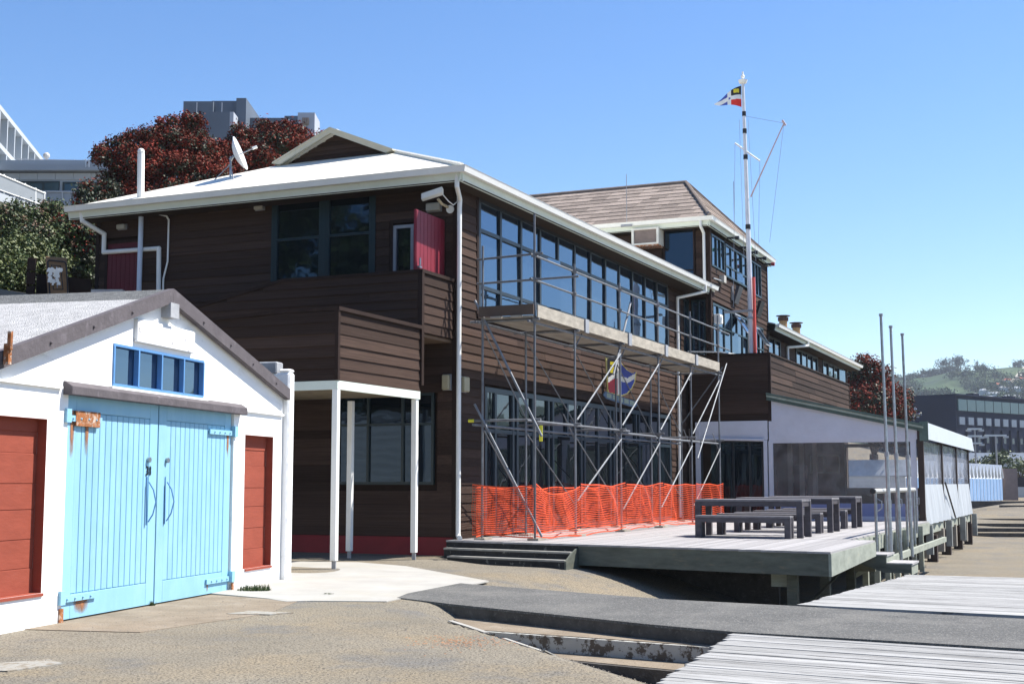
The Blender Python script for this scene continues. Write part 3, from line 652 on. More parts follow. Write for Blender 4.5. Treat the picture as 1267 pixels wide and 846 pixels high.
# open awning sashes
for (a, z) in ((SM+3.2, 7.6), (SM+6.2, 7.45)):
    fr_ = MB(); w2, h2, ang = .85, .8, rad(32)
    dx = math.sin(ang); dz = math.cos(ang)
    def sp(aa, k): return (aa, T0-.04-dx*k, z-dz*k)
    def bar(p, q, r): fr_.tube(p, q, r, 4)
    bar(sp(a, 0), sp(a+w2, 0), .03); bar(sp(a, h2), sp(a+w2, h2), .03); bar(sp(a, 0), sp(a, h2), .03); bar(sp(a+w2, 0), sp(a+w2, h2), .03)
    so_ = fr_.part(TW, 'awning_sash', grey_fix, label='top-hung sash propped open')
    MB().add([sp(a, 0), sp(a+w2, 0), sp(a+w2, h2), sp(a, h2)], [(0, 1, 2, 3)]).part(TW, 'pane', glass, parent=so_)
# tower roof
re = 10.42; rr_ = 12.62; e1 = SM-.5; e2 = TE+.35; tE = -.92; mids = 21.7; apx = 1.1
slopeF = [(e1, tE), (e1, TLf+.5), (mids, TLf-2), (mids, apx)]
mb = MB(); zt_ = lambda s: re+(rr_-re)*(1-abs(s-mids)/(mids-e1))
slab(mb, [(e1, tE, re), (mids, apx, rr_), (mids, TLf-2, rr_), (e1, TLf+.5, re)], .05); slab(mb, [(e2, tE, re), (e2, TLf+.5, re), (mids, TLf-2, rr_), (mids, apx, rr_)], .05)
slab(mb, [(e1, tE, re), (e2, tE, re), (mids, apx, rr_)], .05); slab(mb, [(e1, TLf+.5, re), (mids, TLf-2, rr_), (e2, TLf+.5, re)], .05)
mb.part(TW, 'roof', mat('roof_underlay', (.16, .125, .105), .9))
TILE = MB().add([(0, 0, 0), (1, 0, 0), (1, 1, 0), (0, 1, 0), (0, 0, .034), (1, 0, .034), (1, 1, .012), (0, 1, .012)], [(4, 5, 6, 7), (0, 1, 5, 4), (0, 4, 7, 3), (1, 2, 6, 5)]).mesh('roof_tile', shingle)
def tiles(T, p0, ux, up, L, rows, tw, lim, name='roof_tile'):
    """p0 eave start, ux along eave, up upslope unit vectors; lim(row fraction)->(lo,hi)"""
    ux, up = Vector(ux).normalized(), Vector(up).normalized(); nrm = ux.cross(up).normalized()
    rl = L/rows; M3 = Matrix((ux, up, nrm)).transposed(); eul = M3.to_euler(); k = 0
    for i in range(rows):
        lo, hi = lim((i+.5)/rows); a = lo-random.uniform(0, tw)
        while a < hi:
            b = min(a+tw, hi); a2 = max(a, lo)
            if b-a2 > .08:
                P = Vector(p0)+ux*a2+up*(rl*i)+nrm*.012
                o = bpy.data.objects.new(name, TILE); COL.objects.link(o); o.parent = T.o
                o.location = (P.x-T.org[0], P.y-T.org[1], P.z-T.org[2]+random.uniform(0, .006)); o.rotation_euler = eul; o.scale = (b-a2-.012, rl*1.06, 1); k += 1
            a = a+tw
    return k
upF = Vector((mids-e1, 0, rr_-re)); Lf = upF.length
# front slope: eave runs in -t direction from t=8 to tE
kf = tiles(TW, (e1, 9.5, re), (0, -1, 0), upF, Lf, 10, .62, lambda k: (0, 9.5-tE-(apx-tE)*k))
upR = Vector((0, apx-tE, rr_-re)); Lr = upR.length
kr = tiles(TW, (e1, tE, re), (1, 0, 0), upR, Lr, 10, .75, lambda k: ((mids-e1)*k, (e2-e1)-(e2-mids)*k))
mb = MB(); mb.tube((e1, tE, re+.06), (mids, apx, rr_+.06), .07, 6); mb.tube((mids, apx, rr_+.06), (mids, TLf-2, rr_+.06), .07, 6); mb.tube((e2, tE, re+.06), (mids, apx, rr_+.06), .07, 6)
mb.part(TW, 'ridge_capping', shingle)
gutter(TW, [(e1, 9.8, 0), (e1, tE, 1), (e2, tE, 1)], re+.02, hf=.3)
mb = MB(); mb.box(e1+.05, e2, tE+.03, T0+.1, re-.27, re-.25); mb.box(e1+.05, SM+.1, T0, 9, re-.272, re-.252); mb.part(TW, 'soffit', MATS['dark_soffit'])
pipe(TW, [(e1-.05, -.62, re-.05), (e1-.05, -.62, re-.3), (SM-.08, -.6, re-.45), (SM-.08, -.6, 8.0)], .05)
for k_, z_ in ((1.4, 10.02), (3.2, 9.98), (4.2, 9.96), (5.6, 9.96), (7.0, 9.95)):
    T = Thing('floodlight', ['', 'small dark eave spotlight nearest the tower corner', 'small eave spotlight with a green lamp', 'small dark eave spotlight third along the tower gutter', 'small dark eave spotlight just right of the mast', 'small eave spotlight with a red lamp at the far end'][[1.4, 3.2, 4.2, 5.6, 7.0].index(k_)+1], 'light', FM, (SM+k_, tE-.2, z_), group='spotlights along the tower gutter')
    q = MB(); q.tube((SM+k_, tE-.1, z_), (SM+k_, tE-.4, z_-.02), .04, 8); q.part(T, 'arm', black)
    q = MB(); q.tube((SM+k_, tE-.4, z_-.02), (SM+k_, tE-.52, z_-.03), .07, 8); q.part(T, 'lamp', mat('green_lamp', (.02, .35, .2), .4) if k_ == 3.2 else (mat('red_lamp', (.3, .03, .03), .4) if k_ == 7.0 else black))
# wall floodlight panels on the tower
for (a, z, s_, lb) in ((SM+2.9, 7.95, .55, 'dark square loudspeaker panel on the tower wall left of the mast'), (SM+6.3, 7.85, .6, 'dark tilted floodlight on the tower wall right of the mast')):
    T = Thing('wall_panel', lb, 'fitting', FM, (a, T0, z))
    q = MB(); q.hexa([(a, T0-.12, z), (a+s_, T0-.12, z), (a+s_, T0-.06, z), (a, T0-.06, z), (a, T0-.32, z+.6), (a+s_, T0-.32, z+.6), (a+s_, T0-.2, z+.62), (a, T0-.2, z+.62)]); q.part(T, 'panel', mat('panel_dark', (.05, .055, .07), .4) if s_ < .58 else black)
    q = MB(); q.tube((a+.25, T0-.03, z+.3), (a+.25, T0-.2, z+.3), .03, 6); q.box(a-.06, a+.02, T0-.08, T0-.03, z+.1, z+.6); q.part(T, 'bracket', grey_fix)
# boxes on tower face
T = Thing('wall_fitting', 'small grey bracket fitting under the tower corner window', 'fitting', FM, (SM+1.4, T0, 8.5)); q = MB(); q.box(SM+1.2, SM+1.5, T0-.2, T0-.03, 8.45, 8.7); q.part(T, 'box', mat('stone_grey', (.42, .40, .36), .6)); q = MB(); q.tube((SM+.2, T0-.1, 8.45), (SM+1.2, T0-.1, 8.5), .025, 6); q.part(T, 'conduit', grey_fix)
solo_box('junction_box', white, FM, (SM+.35, SM+.75, T0-.25, T0-.04, 6.95, 7.25), 'small white box on the wall beside the end of the long gutter', 'box')
# air conditioner
T = Thing('air_conditioner', 'rusting white window air conditioner under the tower eave', 'air conditioner', FM, (SM-.4, 1.3, 9.6))
q = MB(); q.box(SM-.62, SM+.02, 0.82, 0.90, 9.62, 10.2); q.box(SM-.62, SM+.02, 1.70, 1.78, 9.62, 10.2); q.box(SM-.62, SM, 0.90, 1.70, 10.14, 10.2); q.box(SM-.62, SM, 0.90, 1.70, 9.62, 9.68); q.part(T, 'case', mat('ac_white', (.72, .70, .62), .5, .1, 3, stain=((.35, .17, .08), 5, .62, .75)))
q = MB(); q.box(SM-.56, SM, 0.90, 1.70, 9.68, 10.14); q.part(T, 'grille', mat('ac_grille', (.23, .18, .16), .6, .2))
for i in range(6): MB().box(SM-.58, SM-.565, 0.91, 1.69, 9.71+.07*i, 9.73+.07*i).part(T, 'slat', MATS['ac_grille'])
q = MB(); q.box(SM-.6, SM, 0.85, 1.75, 9.57, 9.62); q.part(T, 'drip_tray', rust)
mb = MB(); mb.tube((e1-.1, 1.95, re-.1), (e1-.1, 1.95, re+1.7), .012, 5); mb.tube((e1-.12, 1.75, re-.1), (e1-.12, 2.15, re-.1), .04, 6)
mb.solo('aerial', grey_fix, FM, (e1-.1, 1.95, re-.1), 'thin whip aerial standing on the tower front gutter', 'aerial')
mb = MB(); mb.tube((24.5, 0, 11), (24.5, 0, 13.2), .012, 5); mb.solo('aerial', grey_fix, FM, (24.5, 0, 11), 'thin whip aerial behind the tower hip beside the mast', 'aerial')

# ------------------------------------------------------------------ REAR WING
WG = Thing('rear_wing', 'long low dark wing with cream gutter behind the roof terrace', 'building', FM, (TE, -.5, 0))
WE = 46.5; WT = -.5; wz = 7.82
mb = MB(); mb.box(TE+.05, WE, WT+.06, 8, 0, 7.6); mb.part(WG, 'wall', wood_dk)
RW = Face(0, WT, 0)
opW = [(26.6, 30.0, 5.5, 7.52), (33.0, 38.2, 5.5, 7.52), (39.3, 45.4, 5.5, 7.52)]
boards(WG, RW, TE+.06, WE, 5.0, 7.6, opW, joint=(6, 9))
window(WG, RW, [26.7, 27.7, 28.8, 29.9], [6.8], 5.6, 7.52, fw=.09, fr=frame_b)
window(WG, RW, [33.1, 34.35, 35.6, 36.85, 38.1], [6.8], 5.6, 7.52, fw=.1, fr=frame_b)
window(WG, RW, [39.4, 40.9, 42.4, 43.9, 45.3], [6.8], 5.6, 7.52, fw=.1, fr=frame_b)
mb = MB(); slab(mb, [(TE-.1, WT-.6, wz), (WE+.6, WT-.6, wz), (WE-2, 3.5, 9.0), (TE-.1, 3.5, 9.0)], .05); slab(mb, [(WE+.6, WT-.6, wz), (WE+.6, 8, wz), (WE-2, 3.5, 9.0)], .05); mb.part(WG, 'roof', mat('wing_roof', (.30, .36, .36), .5, .1))
gutter(WG, [(TE+.05, WT-.6, 0), (WE+.6, WT-.6, 1), (WE+.6, 8, 0)], wz, hf=.26)
mb = MB(); mb.box(TE, WE+.5, WT-.56, WT+.06, wz-.29, wz-.27); mb.part(WG, 'soffit', MATS['dark_soffit'])
pipe(WG, [(32.6, WT-.65, wz-.05), (32.6, WT-.65, wz-.3), (31.0, WT-.1, wz-.5), (31.0, WT-.1, 5)], .06)
for (s_, lb) in ((42.5, 'round clay roof vent on the rear wing nearer the tower'), (45.7, 'round clay roof vent on the rear wing farther from the tower')):
    T = Thing('roof_vent', lb, 'vent', FM, (s_-1.9, 1.6, 8.4), group='roof vents on the rear wing')
    q = MB(); q.tube((s_-1.9, 1.6, 8.2), (s_-1.9, 1.6, 9.65), .2, 12); q.part(T, 'pipe', terr)
    q = MB(); q.tube((s_-1.9, 1.6, 9.62), (s_-1.9, 1.6, 9.8), .26, 12); q.tube((s_-1.9, 1.6, 9.86), (s_-1.9, 1.6, 9.89), .36, 8); q.part(T, 'cowl', mat('cowl_dark', (.09, .05, .04), .7))
solo_box('window_box', white, FM, (43.0, 44.6, WT-.4, WT-.05, 5.9, 6.35), 'white box standing below the last windows of the rear wing', 'box')

# ------------------------------------------------------------------ ROOF TERRACE BLOCK
TB = Thing('roof_terrace', 'boarded terrace parapet over the glass doors behind the scaffold', 'building', FM, (SM, -2.7, 0))
tp = -2.72
mb = MB(); mb.box(SM+.06, 33.3, tp+.06, tp+.16, 3.62, 5.78); mb.box(SM+.06, SM+.2, tp+.16, -.02, 3.62, 5.78); mb.box(SM+.2, 33.3, tp+.16, WT, 3.4, 3.6); mb.box(33.15, 33.3, tp+.16, WT, 3.6, 5.78); mb.part(TB, 'parapet_core', wood_dk)
boards(TB, Face(0, tp, 0), SM+.06, 33.3, 3.64, 5.78, h=.215, joint=(2.0, 4.5))
boards(TB, Face(SM, 0, -math.pi/2), 0.0, -tp-.06, 3.64, 5.78, h=.215, joint=(9, 10))
mb = MB(); mb.box(SM-.03, SM+.07, tp-.04, tp+.06, 3.6, 5.8); mb.box(SM-.04, SM+.22, tp-.05, -.0, 5.8, 5.85); mb.box(SM+.22, 33.35, tp-.05, tp+.2, 5.8, 5.85); mb.box(33.25, 33.34, tp-.04, tp+.06, 3.6, 5.8); mb.part(TB, 'capping', wood_trim)
mb = MB(); mb.prism([(SM-.3, -1.2, 5.92), (SM-.3, -.05, 5.98), (SM+1.2, -.8, 5.98), (SM+.9, -1.5, 5.92)], (0, 0, -.04)); mb.part(TB, 'canopy', white)

# ------------------------------------------------------------------ DINING MARQUEE (lean-to)
MQ = Thing('dining_marquee', 'lean-to marquee with clear plastic walls and white valance on the deck', 'marquee', FM, (SM, -5, .42))
mt = -7.4; ME = 34.6; zr = lambda t: 4.45+(t+2.7)*(4.45-3.38)/(7.45-2.7)
mb = MB(); mb.prism([(SM-.05, -2.7, zr(-2.7)-.03), (SM-.05, mt-.05, zr(mt)-.03), (ME+.3, mt-.05, zr(mt)-.03), (ME+.3, -2.7, zr(-2.7)-.03)], (0, 0, -.05)); mb.part(MQ, 'roof', mat('green_roof_sheet', (.13, .19, .16), .5, .12))
mb = MB()
for dz, th, o, mi in ((.06, .07, -.17, 0), (-.02, .06, -.13, 1), (-.09, .06, -.09, 0), (-.155, .03, -.12, 0)):
    mb.prism([(SM+o, -2.62, zr(-2.62)+dz), (SM+o, mt-.12, zr(mt-.12)+dz), (SM+o, mt-.12, zr(mt-.12)+dz-th), (SM+o, -2.62, zr(-2.62)+dz-th)], (.15, 0, 0), mi)
mb.part(MQ, 'verge_flashing', [green_m, green_l])
mb = MB(); mb.prism([(SM-.02, -2.66, 2.95), (SM-.02, -2.66, zr(-2.66)-.15), (SM-.02, mt+.08, zr(mt)-.15), (SM-.02, mt+.08, 2.95)], (.03, 0, 0)); mb.part(MQ, 'valance', lav, label='white fabric valance over the clear window')
mb = MB(); mb.box(SM-.03, SM, -2.62, -.35, 2.99, 3.62); mb.part(MQ, 'valance', lav, label='rolled white blind above the glass doors')
mb = MB(); mb.tube((SM-.1, -.45, 3.05), (SM-.1, -2.5, 2.99), .05, 8); mb.part(MQ, 'rolled_blind', lav)
mb = MB(); mb.box(SM-.05, SM+.06, -2.6, -2.48, .42, 2.98); mb.box(SM-.03, SM+.06, -2.78, -2.64, .42, 2.95); mb.box(SM-.05, SM+.06, -.35, -.2, .42, 3.6); split_parts(mb, MQ, 'post', lav)
mb = MB(); mb.box(SM, SM+.02, mt+.3, -2.78, 2.88, 2.95); mb.box(SM, SM+.02, mt+.12, mt+.3, .42, 2.95); mb.box(SM+.0, SM+.02, mt+.3, -2.78, .42, .55); mb.part(MQ, 'curtain_border', lav)
mb = MB(); mb.box(SM+.005, SM+.012, mt+.3, -2.78, .95, 2.88); mb.part(MQ, 'clear_curtain', clear, label='clear plastic curtain facing the deck')
mb = MB(); mb.box(SM+.0, SM+.02, mt+.3, -2.78, .55, .95); mb.part(MQ, 'curtain_skirt', lav2)
mb = MB(); mb.box(SM-.06, SM+.08, mt-.1, mt+.08, -.3, 3.3); 
mb.part(MQ, 'corner_post', brownpost)
RM = Face(0, mt, 0); pst = [SM, 23.9, 29.2, ME]
for s_ in pst[1:]:
    MB().box(s_-.12, s_+.12, mt-.06, mt+.1, -.3, 3.0).part(MQ, 'corner_post' if s_ == ME else 'post', brownpost)
for a, b in zip(pst[:-1], pst[1:]):
    MB().box(a+.14, b-.14, mt-.02, mt-.01, 1.55, 2.92).part(MQ, 'clear_curtain', clear2)
    q = MB(); fs_ = 12
    for i in range(fs_):
        x0 = a+.14+(b-a-.28)*i/fs_; x1 = a+.14+(b-a-.28)*(i+1)/fs_
        o0, o1 = .05*math.sin(i*1.9), .05*math.sin((i+1)*1.9)
        q.add([(x0, mt-.03, 1.55), (x1, mt-.03, 1.55), (x1, mt-.12+o1, .3), (x0, mt-.12+o0, .3)], [(0, 1, 2, 3)])
    q.part(MQ, 'curtain_skirt', mat('white_skirt', (.43, .46, .49), .5, .04))
mb = MB(); mb.prism([(SM-.02, mt-.14, 3.5), (SM-.02, mt-.22, 2.95), (SM-.02, mt-.19, 2.95), (SM-.02, mt-.11, 3.5)], (ME+.9-SM, 0, 0)); mb.part(MQ, 'fascia', mat('white_fascia', (.44, .48, .51), .5, .05, 2), label='white sloping fascia along the seaward side')
mb = MB(); mb.box(SM-.1, SM-.02, mt-.26, mt-.0, 2.9, 3.5); mb.part(MQ, 'fascia_end', green_m)
# interior: floor, rear wall with a window, bar wall
mb = MB(); mb.box(SM+.1, ME+.2, mt, -.0, .3, .42); mb.part(MQ, 'floor', deck_f)
mb = MB(); z1 = 3.2
bm_ = mat('unpainted_ply', (.22, .185, .16), .8, .2, 2, (1, 1, .3))
mb.box(ME, ME+.1, mt, 0, .42, 1.38); mb.box(ME, ME+.1, mt, 0, 3.15, 3.3); mb.box(ME, ME+.1, -2.35, 0, 1.38, 3.15); mb.box(ME, ME+.1, mt, mt+.15, 1.38, 3.15); mb.part(MQ, 'rear_wall', bm_)
for t_ in (-2.75, -3.15, -3.6): MB().box(20.5, 20.6, t_-.1, t_+.05, .42, 3.6).part(MQ, 'stud', mat('pale_stud', (.34, .31, .29), .7))
mb = MB(); mb.box(SM+.05, ME, -.0+.02, .05, .42, 3.4); mb.part(MQ, 'inner_wall', bm_)
mb = MB(); mb.box(24, 24.08, -4.05, -.3, .42, 3.4); mb.part(MQ, 'partition', bm_)
window(MQ, Face(24, 0, -math.pi/2), [2.8, 3.3, 3.85], [], 1.95, 2.6, fw=.04, fr=white, gl=clear2)
for (t0_, t1_) in ((-3.0, -2.5), (-1.9, -1.0)):
    MB().box(22, 22.4, t0_, t1_, .42, 2.2).part(MQ, 'cabinet', brownpost)
# glass doors
window(MQ, Face(SM+.08, 0, -math.pi/2), [.36, .9, 1.45, 2.0, 2.46], [], .44, 2.97, gl=glass_d, fr=frame_b, fw=.06, name='glazed_door', label='dark glazed doors left of the clear curtain')
# substructure of the marquee
for i in range(8):
    s_ = SM+.6+i*2.25
    MB().box(s_-.16, s_+.16, mt-.12, mt+.2, -.75 if i % 2 == 0 else -1.05, .05 if i % 2 == 0 else -.1).part(MQ, 'pile', mat('concrete_pile', (.30, .27, .23), .9, .2) if i % 2 == 0 else brownpost)
mb = MB(); mb.box(SM-.1, ME+.3, mt-.04, mt+.1, -.02, .3); mb.part(MQ, 'bearer', deck_side)
for s_ in pst: MB().box(s_-.1, s_+.1, mt-.3, mt-.1, -.6, .3).part(MQ, 'pile', mat('weathered_pile', (.26, .27, .26), .8, .2))
mb = MB(); mb.tube((26.3, mt-.2, .35), (23.9, mt-.12, 1.6), .03, 6); mb.part(MQ, 'prop', black)

# ------------------------------------------------------------------ DECK
DK = Thing('timber_deck', 'raised silver-grey timber deck with green-grey fascia', 'deck', FM, (3, -4, .42))
def sfront(t): return -.42-.2*(-t)
NB = 58; bw = 8.15/NB
DB = MB().box(0, 1, -.5, .5, -1, 0).mesh('deck_board', deck_m)
for i in range(NB):
    t = -(i+.5)*bw; s0 = sfront(t)+random.uniform(-.008, .008); s1 = 17.85 if t > -7.58 else 3.05
    cuts = [s0]+([random.uniform(3.5, 6), random.uniform(9, 13)] if s1 > 10 else [])+[s1]
    for a, b in zip(cuts[:-1], cuts[1:]):
        inst(DB, 'deck_board', DK, (a, t, .42+random.uniform(-.002, .002)), scale=(b-a-.006, bw-.006, .035))
mb = MB()
A2 = (sfront(-3.15), -3.15); B2 = (sfront(-8.15), -8.15)
mb.prism([(A2[0]+.02, A2[1], .384), (B2[0]+.02, B2[1]+.0, .384), (B2[0]+.02, B2[1], -.0), (A2[0]+.02, A2[1], .02)], (.05, 0, 0)); mb.part(DK, 'fascia', deck_f, label='green-grey front fascia board')
mb = MB(); mb.prism([(B2[0]+.02, -8.16, .384), (3.05, -8.16, .384), (3.05, -8.16, .1), (B2[0]+.02, -8.16, -.0)], (0, .05, 0)); mb.part(DK, 'fascia', deck_side, label='fascia on the seaward corner, coloured pale for its sunlit side')
mb = MB(); mb.box(3.05, 17.8, -7.62, -7.57, .05, .38); mb.part(DK, 'fascia', deck_side)
mb = MB()
for s_ in (-.3, 2.6, 6, 10, 14): mb.box(s_, s_+.1, -7.5, -.1, .12, .38)
for t_ in (-7.3, -5, -2.5): mb.box(-1.0 if t_ > -6 else -1.2, 17.5, t_, t_+.1, -.02, .12)
mb.part(DK, 'joist', deck_f)
for (s_, t_) in ((-1.35, -7.35), (1.5, -7.4), (4.5, -7.4), (7.5, -7.4), (10.5, -7.4), (13.5, -7.4), (16.5, -7.4)):
    MB().box(s_-.09, s_+.09, t_-.09, t_+.09, -1.1, .1).part(DK, 'pile', deck_f)
MB().prism([(-1.2, -7.42, -.75), (-1.2, -7.3, -.8), (.2, -7.95, .0), (.2, -8.05, .05)], (.08, 0, 0)).part(DK, 'brace', deck_f)
MB().box(.9, 1.05, -6.6, -.1, -1.2, .1).part(DK, 'added_dark_wall', conc_dk); MB().box(-1.3, -1.1, -7.3, -6.95, -.25, .02).part(DK, 'bearer', deck_side)  # dark wall added under the deck to keep the space below black
for i in range(6): MB().prism([(4.5+i*2.2, -7.5, -.45), (4.5+i*2.2, -8.2, -.05), (4.5+i*2.2, -8.2, .05), (4.5+i*2.2, -7.5, -.35)], (.1, 0, 0)).part(DK, 'bracket', deck_side)
mb = MB(); mb.box(4.4, 16, -8.28, -8.18, -.12, .02); mb.part(DK, 'bearer', deck_side)
for i in range(7): MB().box(4.6+i*1.7, 4.75+i*1.7, -7.75, -7.63, -.95, .36).part(DK, 'post', deck_side)
# left steps
LS = Thing('deck_steps', 'dark timber steps with worn pale treads up to the deck at the clubhouse corner', 'steps', FM, (-1, -1.5, 0))
for k, z in enumerate((.28, .14)):
    o_ = .3*(k+1)
    tp_ = [(sfront(-.1-k*.25)-o_, -.1-k*.25), (sfront(-3.1)-o_, -3.1), (sfront(-3.1)-o_+.34, -3.1), (sfront(-.1-k*.25)-o_+.34, -.1-k*.25)]
    MB().prism([(x, y, z) for x, y in tp_], (0, 0, -.035)).part(LS, 'tread', step_top, label=None)
    MB().prism([(x+.02 if i < 2 else x, y, z-.035) for i, (x, y) in enumerate(tp_)], (0, 0, -z-.05)).part(LS, 'riser', step_m)
q = MB(); q.prism([(sfront(0)+.01, .0, .384), (sfront(-3.1)+.01, -3.1, .384), (sfront(-3.1)+.01, -3.1, -.1), (sfront(0)+.01, 0, -.1)], (.04, 0, 0)); q.part(LS, 'riser', step_m)
q = MB(); q.prism([(sfront(-3.1)-.62, -3.14, -.1), (sfront(-3.1)-.62, -3.14, .12), (sfront(-3.1)-.3, -3.14, .26), (sfront(-3.1)+.1, -3.14, .38), (sfront(-3.1)+.1, -3.14, -.1)], (0, .035, 0)); q.part(LS, 'stringer', deck_f)
# right steps down to the wharf
RS = Thing('wharf_steps', 'short flight of grey timber steps from the deck down to the wharf', 'steps', FM, (3.8, -8.2, -.2))
for (z, ta, tb) in ((.28, -7.55, -7.95), (.13, -7.9, -8.36), (-.04, -8.3, -8.86)):
    MB().box(3.2, 4.3, tb, ta, z-.04, z).part(RS, 'tread', deck_m); MB().box(3.24, 4.28, tb+.02, tb+.05, z-.24, z-.04).part(RS, 'riser', lav if 0 else deck_side)
q = MB(); q.prism([(3.16, -7.55, .26), (3.16, -7.93, .26), (3.16, -7.93, .11), (3.16, -8.34, .11), (3.16, -8.34, -.06), (3.16, -8.84, -.06), (3.16, -8.84, -.24), (3.16, -8.3, -.24), (3.16, -7.55, .02)], (.04, 0, 0)); q.part(RS, 'stringer', deck_f)
MB().box(4.3, 4.34, -7.95, -7.5, -.3, .3).part(RS, 'stringer', deck_side)
# handrail
HR = Thing('handrail', 'weathered steel handrail with thick round top rail beside the deck', 'handrail', FM, (6, -7.95, 0))
q = MB(); q.tube((4.35, -7.95, 1.42), (11.4, -7.95, 1.42), .055, 10); q.tube((4.2, -7.95, 1.42), (4.35, -7.95, 1.42), .06, 10, mi=1); q.part(HR, 'top_rail', [mat('pale_rail', (.45, .45, .43), .5, .15), black])
for s_ in (4.6, 6.1, 7.9, 9.8, 11.3):
    MB().tube((s_, -7.95, 0), (s_, -7.95, 1.4), .032, 8).part(HR, 'post', galv)
    MB().path([(s_, -7.95, .95), (s_, -8.08, 1.05), (s_, -8.08, 1.2), (s_, -7.95, 1.28)], .012, 5).part(HR, 'cleat', galv)
q = MB(); q.tube((12.2, -7.9, .25), (12.2, -7.9, 1.4), .03, 8); q.part(HR, 'post', galv)
# flag poles at the deck edge
for (s_, z, k) in ((4.25, 5.2, 'nearest bare steel flagpole standing beside the wharf steps'), (5.75, 5.1, 'middle bare steel flagpole of the three at the deck edge'), (7.75, 5.13, 'farthest bare steel flagpole of the three at the deck edge')):
    T = Thing('bare_flagpole', k, 'flagpole', FM, (s_, -8.3, -.1), group='bare flagpoles beside the deck')
    MB().tube((s_, -8.3, -.15), (s_-.04, -8.27, 2.2), .045, 10, .043).part(T, 'lower_pole', galv)
    MB().tube((s_-.04, -8.27, 2.2), (s_-.09, -8.24, z), .036, 10, .03).part(T, 'upper_pole', galv)
    MB().tube((s_-.04, -8.27, 2.16), (s_-.04, -8.27, 2.26), .052, 10).part(T, 'collar', grey_fix); q = MB(); q.tube((s_-.09, -8.24, z), (s_-.09, -8.24, z+.05), .045, 10); q.box(s_-.16, s_-.1, -8.27, -8.23, z-.1, z-.03); q.part(T, 'truck', grey_fix)

# ------------------------------------------------------------------ PICNIC TABLES AND BENCHES
def timber_set(name, s0, s1, t0, t1, h, leg, label, cat, group, n):
    T = Thing(name, label, cat, FM, ((s0+s1)/2, (t0+t1)/2, .42), group)
    tl, tr = max(t0, t1), min(t0, t1); zt = .42+h; nb = n
    for i in range(nb):
        a = s0+(s1-s0)*i/nb; b = s0+(s1-s0)*(i+1)/nb
        MB().box(a+.004, b-.004, tr, tl, zt-.045, zt).part(T, 'top_board', table_t, bevel=.004)
    MB().box(s0+.01, s0+.055, tr+.01, tl-.01, zt-.15, zt-.047).part(T, 'apron', table_m, bevel=.003)
    MB().box(s1-.055, s1-.01, tr+.01, tl-.01, zt-.15, zt-.047).part(T, 'apron', table_m, bevel=.003)
    MB().box(s0+.06, s1-.06, tr+.012, tr+.05, zt-.15, zt-.047).part(T, 'apron', table_m); MB().box(s0+.06, s1-.06, tl-.05, tl-.012, zt-.15, zt-.047).part(T, 'apron', table_m)
    for a, b in ((s0, s0+leg), (s1-leg, s1)):
        for c, d_ in ((tr, tr+leg), (tl-leg, tl)):
            MB().box(a-.003, b+.003, c-.004, d_+.004, .42, zt-.05).part(T, 'leg', table_m, bevel=.004)
for (sa, k, tl) in ((3.44, 'nearest', -4.22), (7.0, 'middle', -4.25), (10.45, 'farthest', -4.28)):
    timber_set('picnic_table', sa, sa+1.0, -6.58, tl, .82, .12, {'nearest': 'grey timber picnic table nearest the front edge of the deck', 'middle': 'middle grey timber picnic table of three on the deck', 'farthest': 'grey timber picnic table nearest the marquee curtain'}[k], 'table', 'grey timber picnic tables on the deck', 6)
for (sa, lb) in ((2.95, 'grey timber bench in front of the nearest table at the deck edge'), (4.75, 'grey timber bench behind the nearest picnic table'), (6.35, 'grey timber bench in front of the middle picnic table'), (8.3, 'grey timber bench behind the middle picnic table'), (9.75, 'grey timber bench in front of the farthest picnic table'), (11.75, 'grey timber bench between the farthest table and the marquee curtain')):
    timber_set('picnic_bench', sa, sa+.36, -6.42, -4.36, .48, .12, lb, 'bench', 'grey timber benches on the deck', 2)

# ------------------------------------------------------------------ SCAFFOLD
SF = Thing('scaffold', 'galvanised tube scaffold with timber walkway along the upstairs windows', 'scaffold', FM, (7, -1.2, .42))
ti, to = -.58, -1.75
outer = [(.16, 7.23), (2.51, 6.52), (5.65, 6.52), (8.8, 6.5), (11.93, 6.55), (15.07, 6.8)]
inner = [(.1, 6.62), (2.45, 5.1), (5.6, 5.1), (8.7, 5.05), (11.8, 5.05), (14.9, 5.05)]
def stube(p, q, name='tube', r=.027, label=None): return MB().tube(p, q, r, 8).part(SF, name, galv2, label=label, smooth=False)
CPL = MB().box(-.05, .05, -.05, .05, -.04, .04).mesh('coupler', mat('coupler_steel', (.16, .16, .17), .5, .3, metal=.6))
def cpl(p): inst(CPL, 'coupler', SF, p, rot=(random.uniform(-.4, .4), random.uniform(-.4, .4), random.uniform(0, 1)))
for (s_, zt) in outer:
    stube((s_, to, .45), (s_, to, zt), 'standard'); MB().box(s_-.13, s_+.35, to-.12, to+.12, .423, .465).part(SF, 'sole_board', plank_m)
for (s_, zt) in inner:
    stube((s_, ti, .45), (s_, ti, zt), 'standard'); MB().box(s_-.15, s_+.25, ti-.12, ti+.12, .423, .46).part(SF, 'sole_board', plank_m)
for z in (6.36, 5.84):
    stube((.0, to+.03, z), (16.6, to+.03, z-.0), 'guard_rail', .024)
    stube((.13, ti+.15, z-.02), (.13, to-(.2 if z > 6 else 1.0), z+.02 if z > 6 else z), 'guard_rail', .024)
    for s_, zt in outer: cpl((s_, to+.01, z))
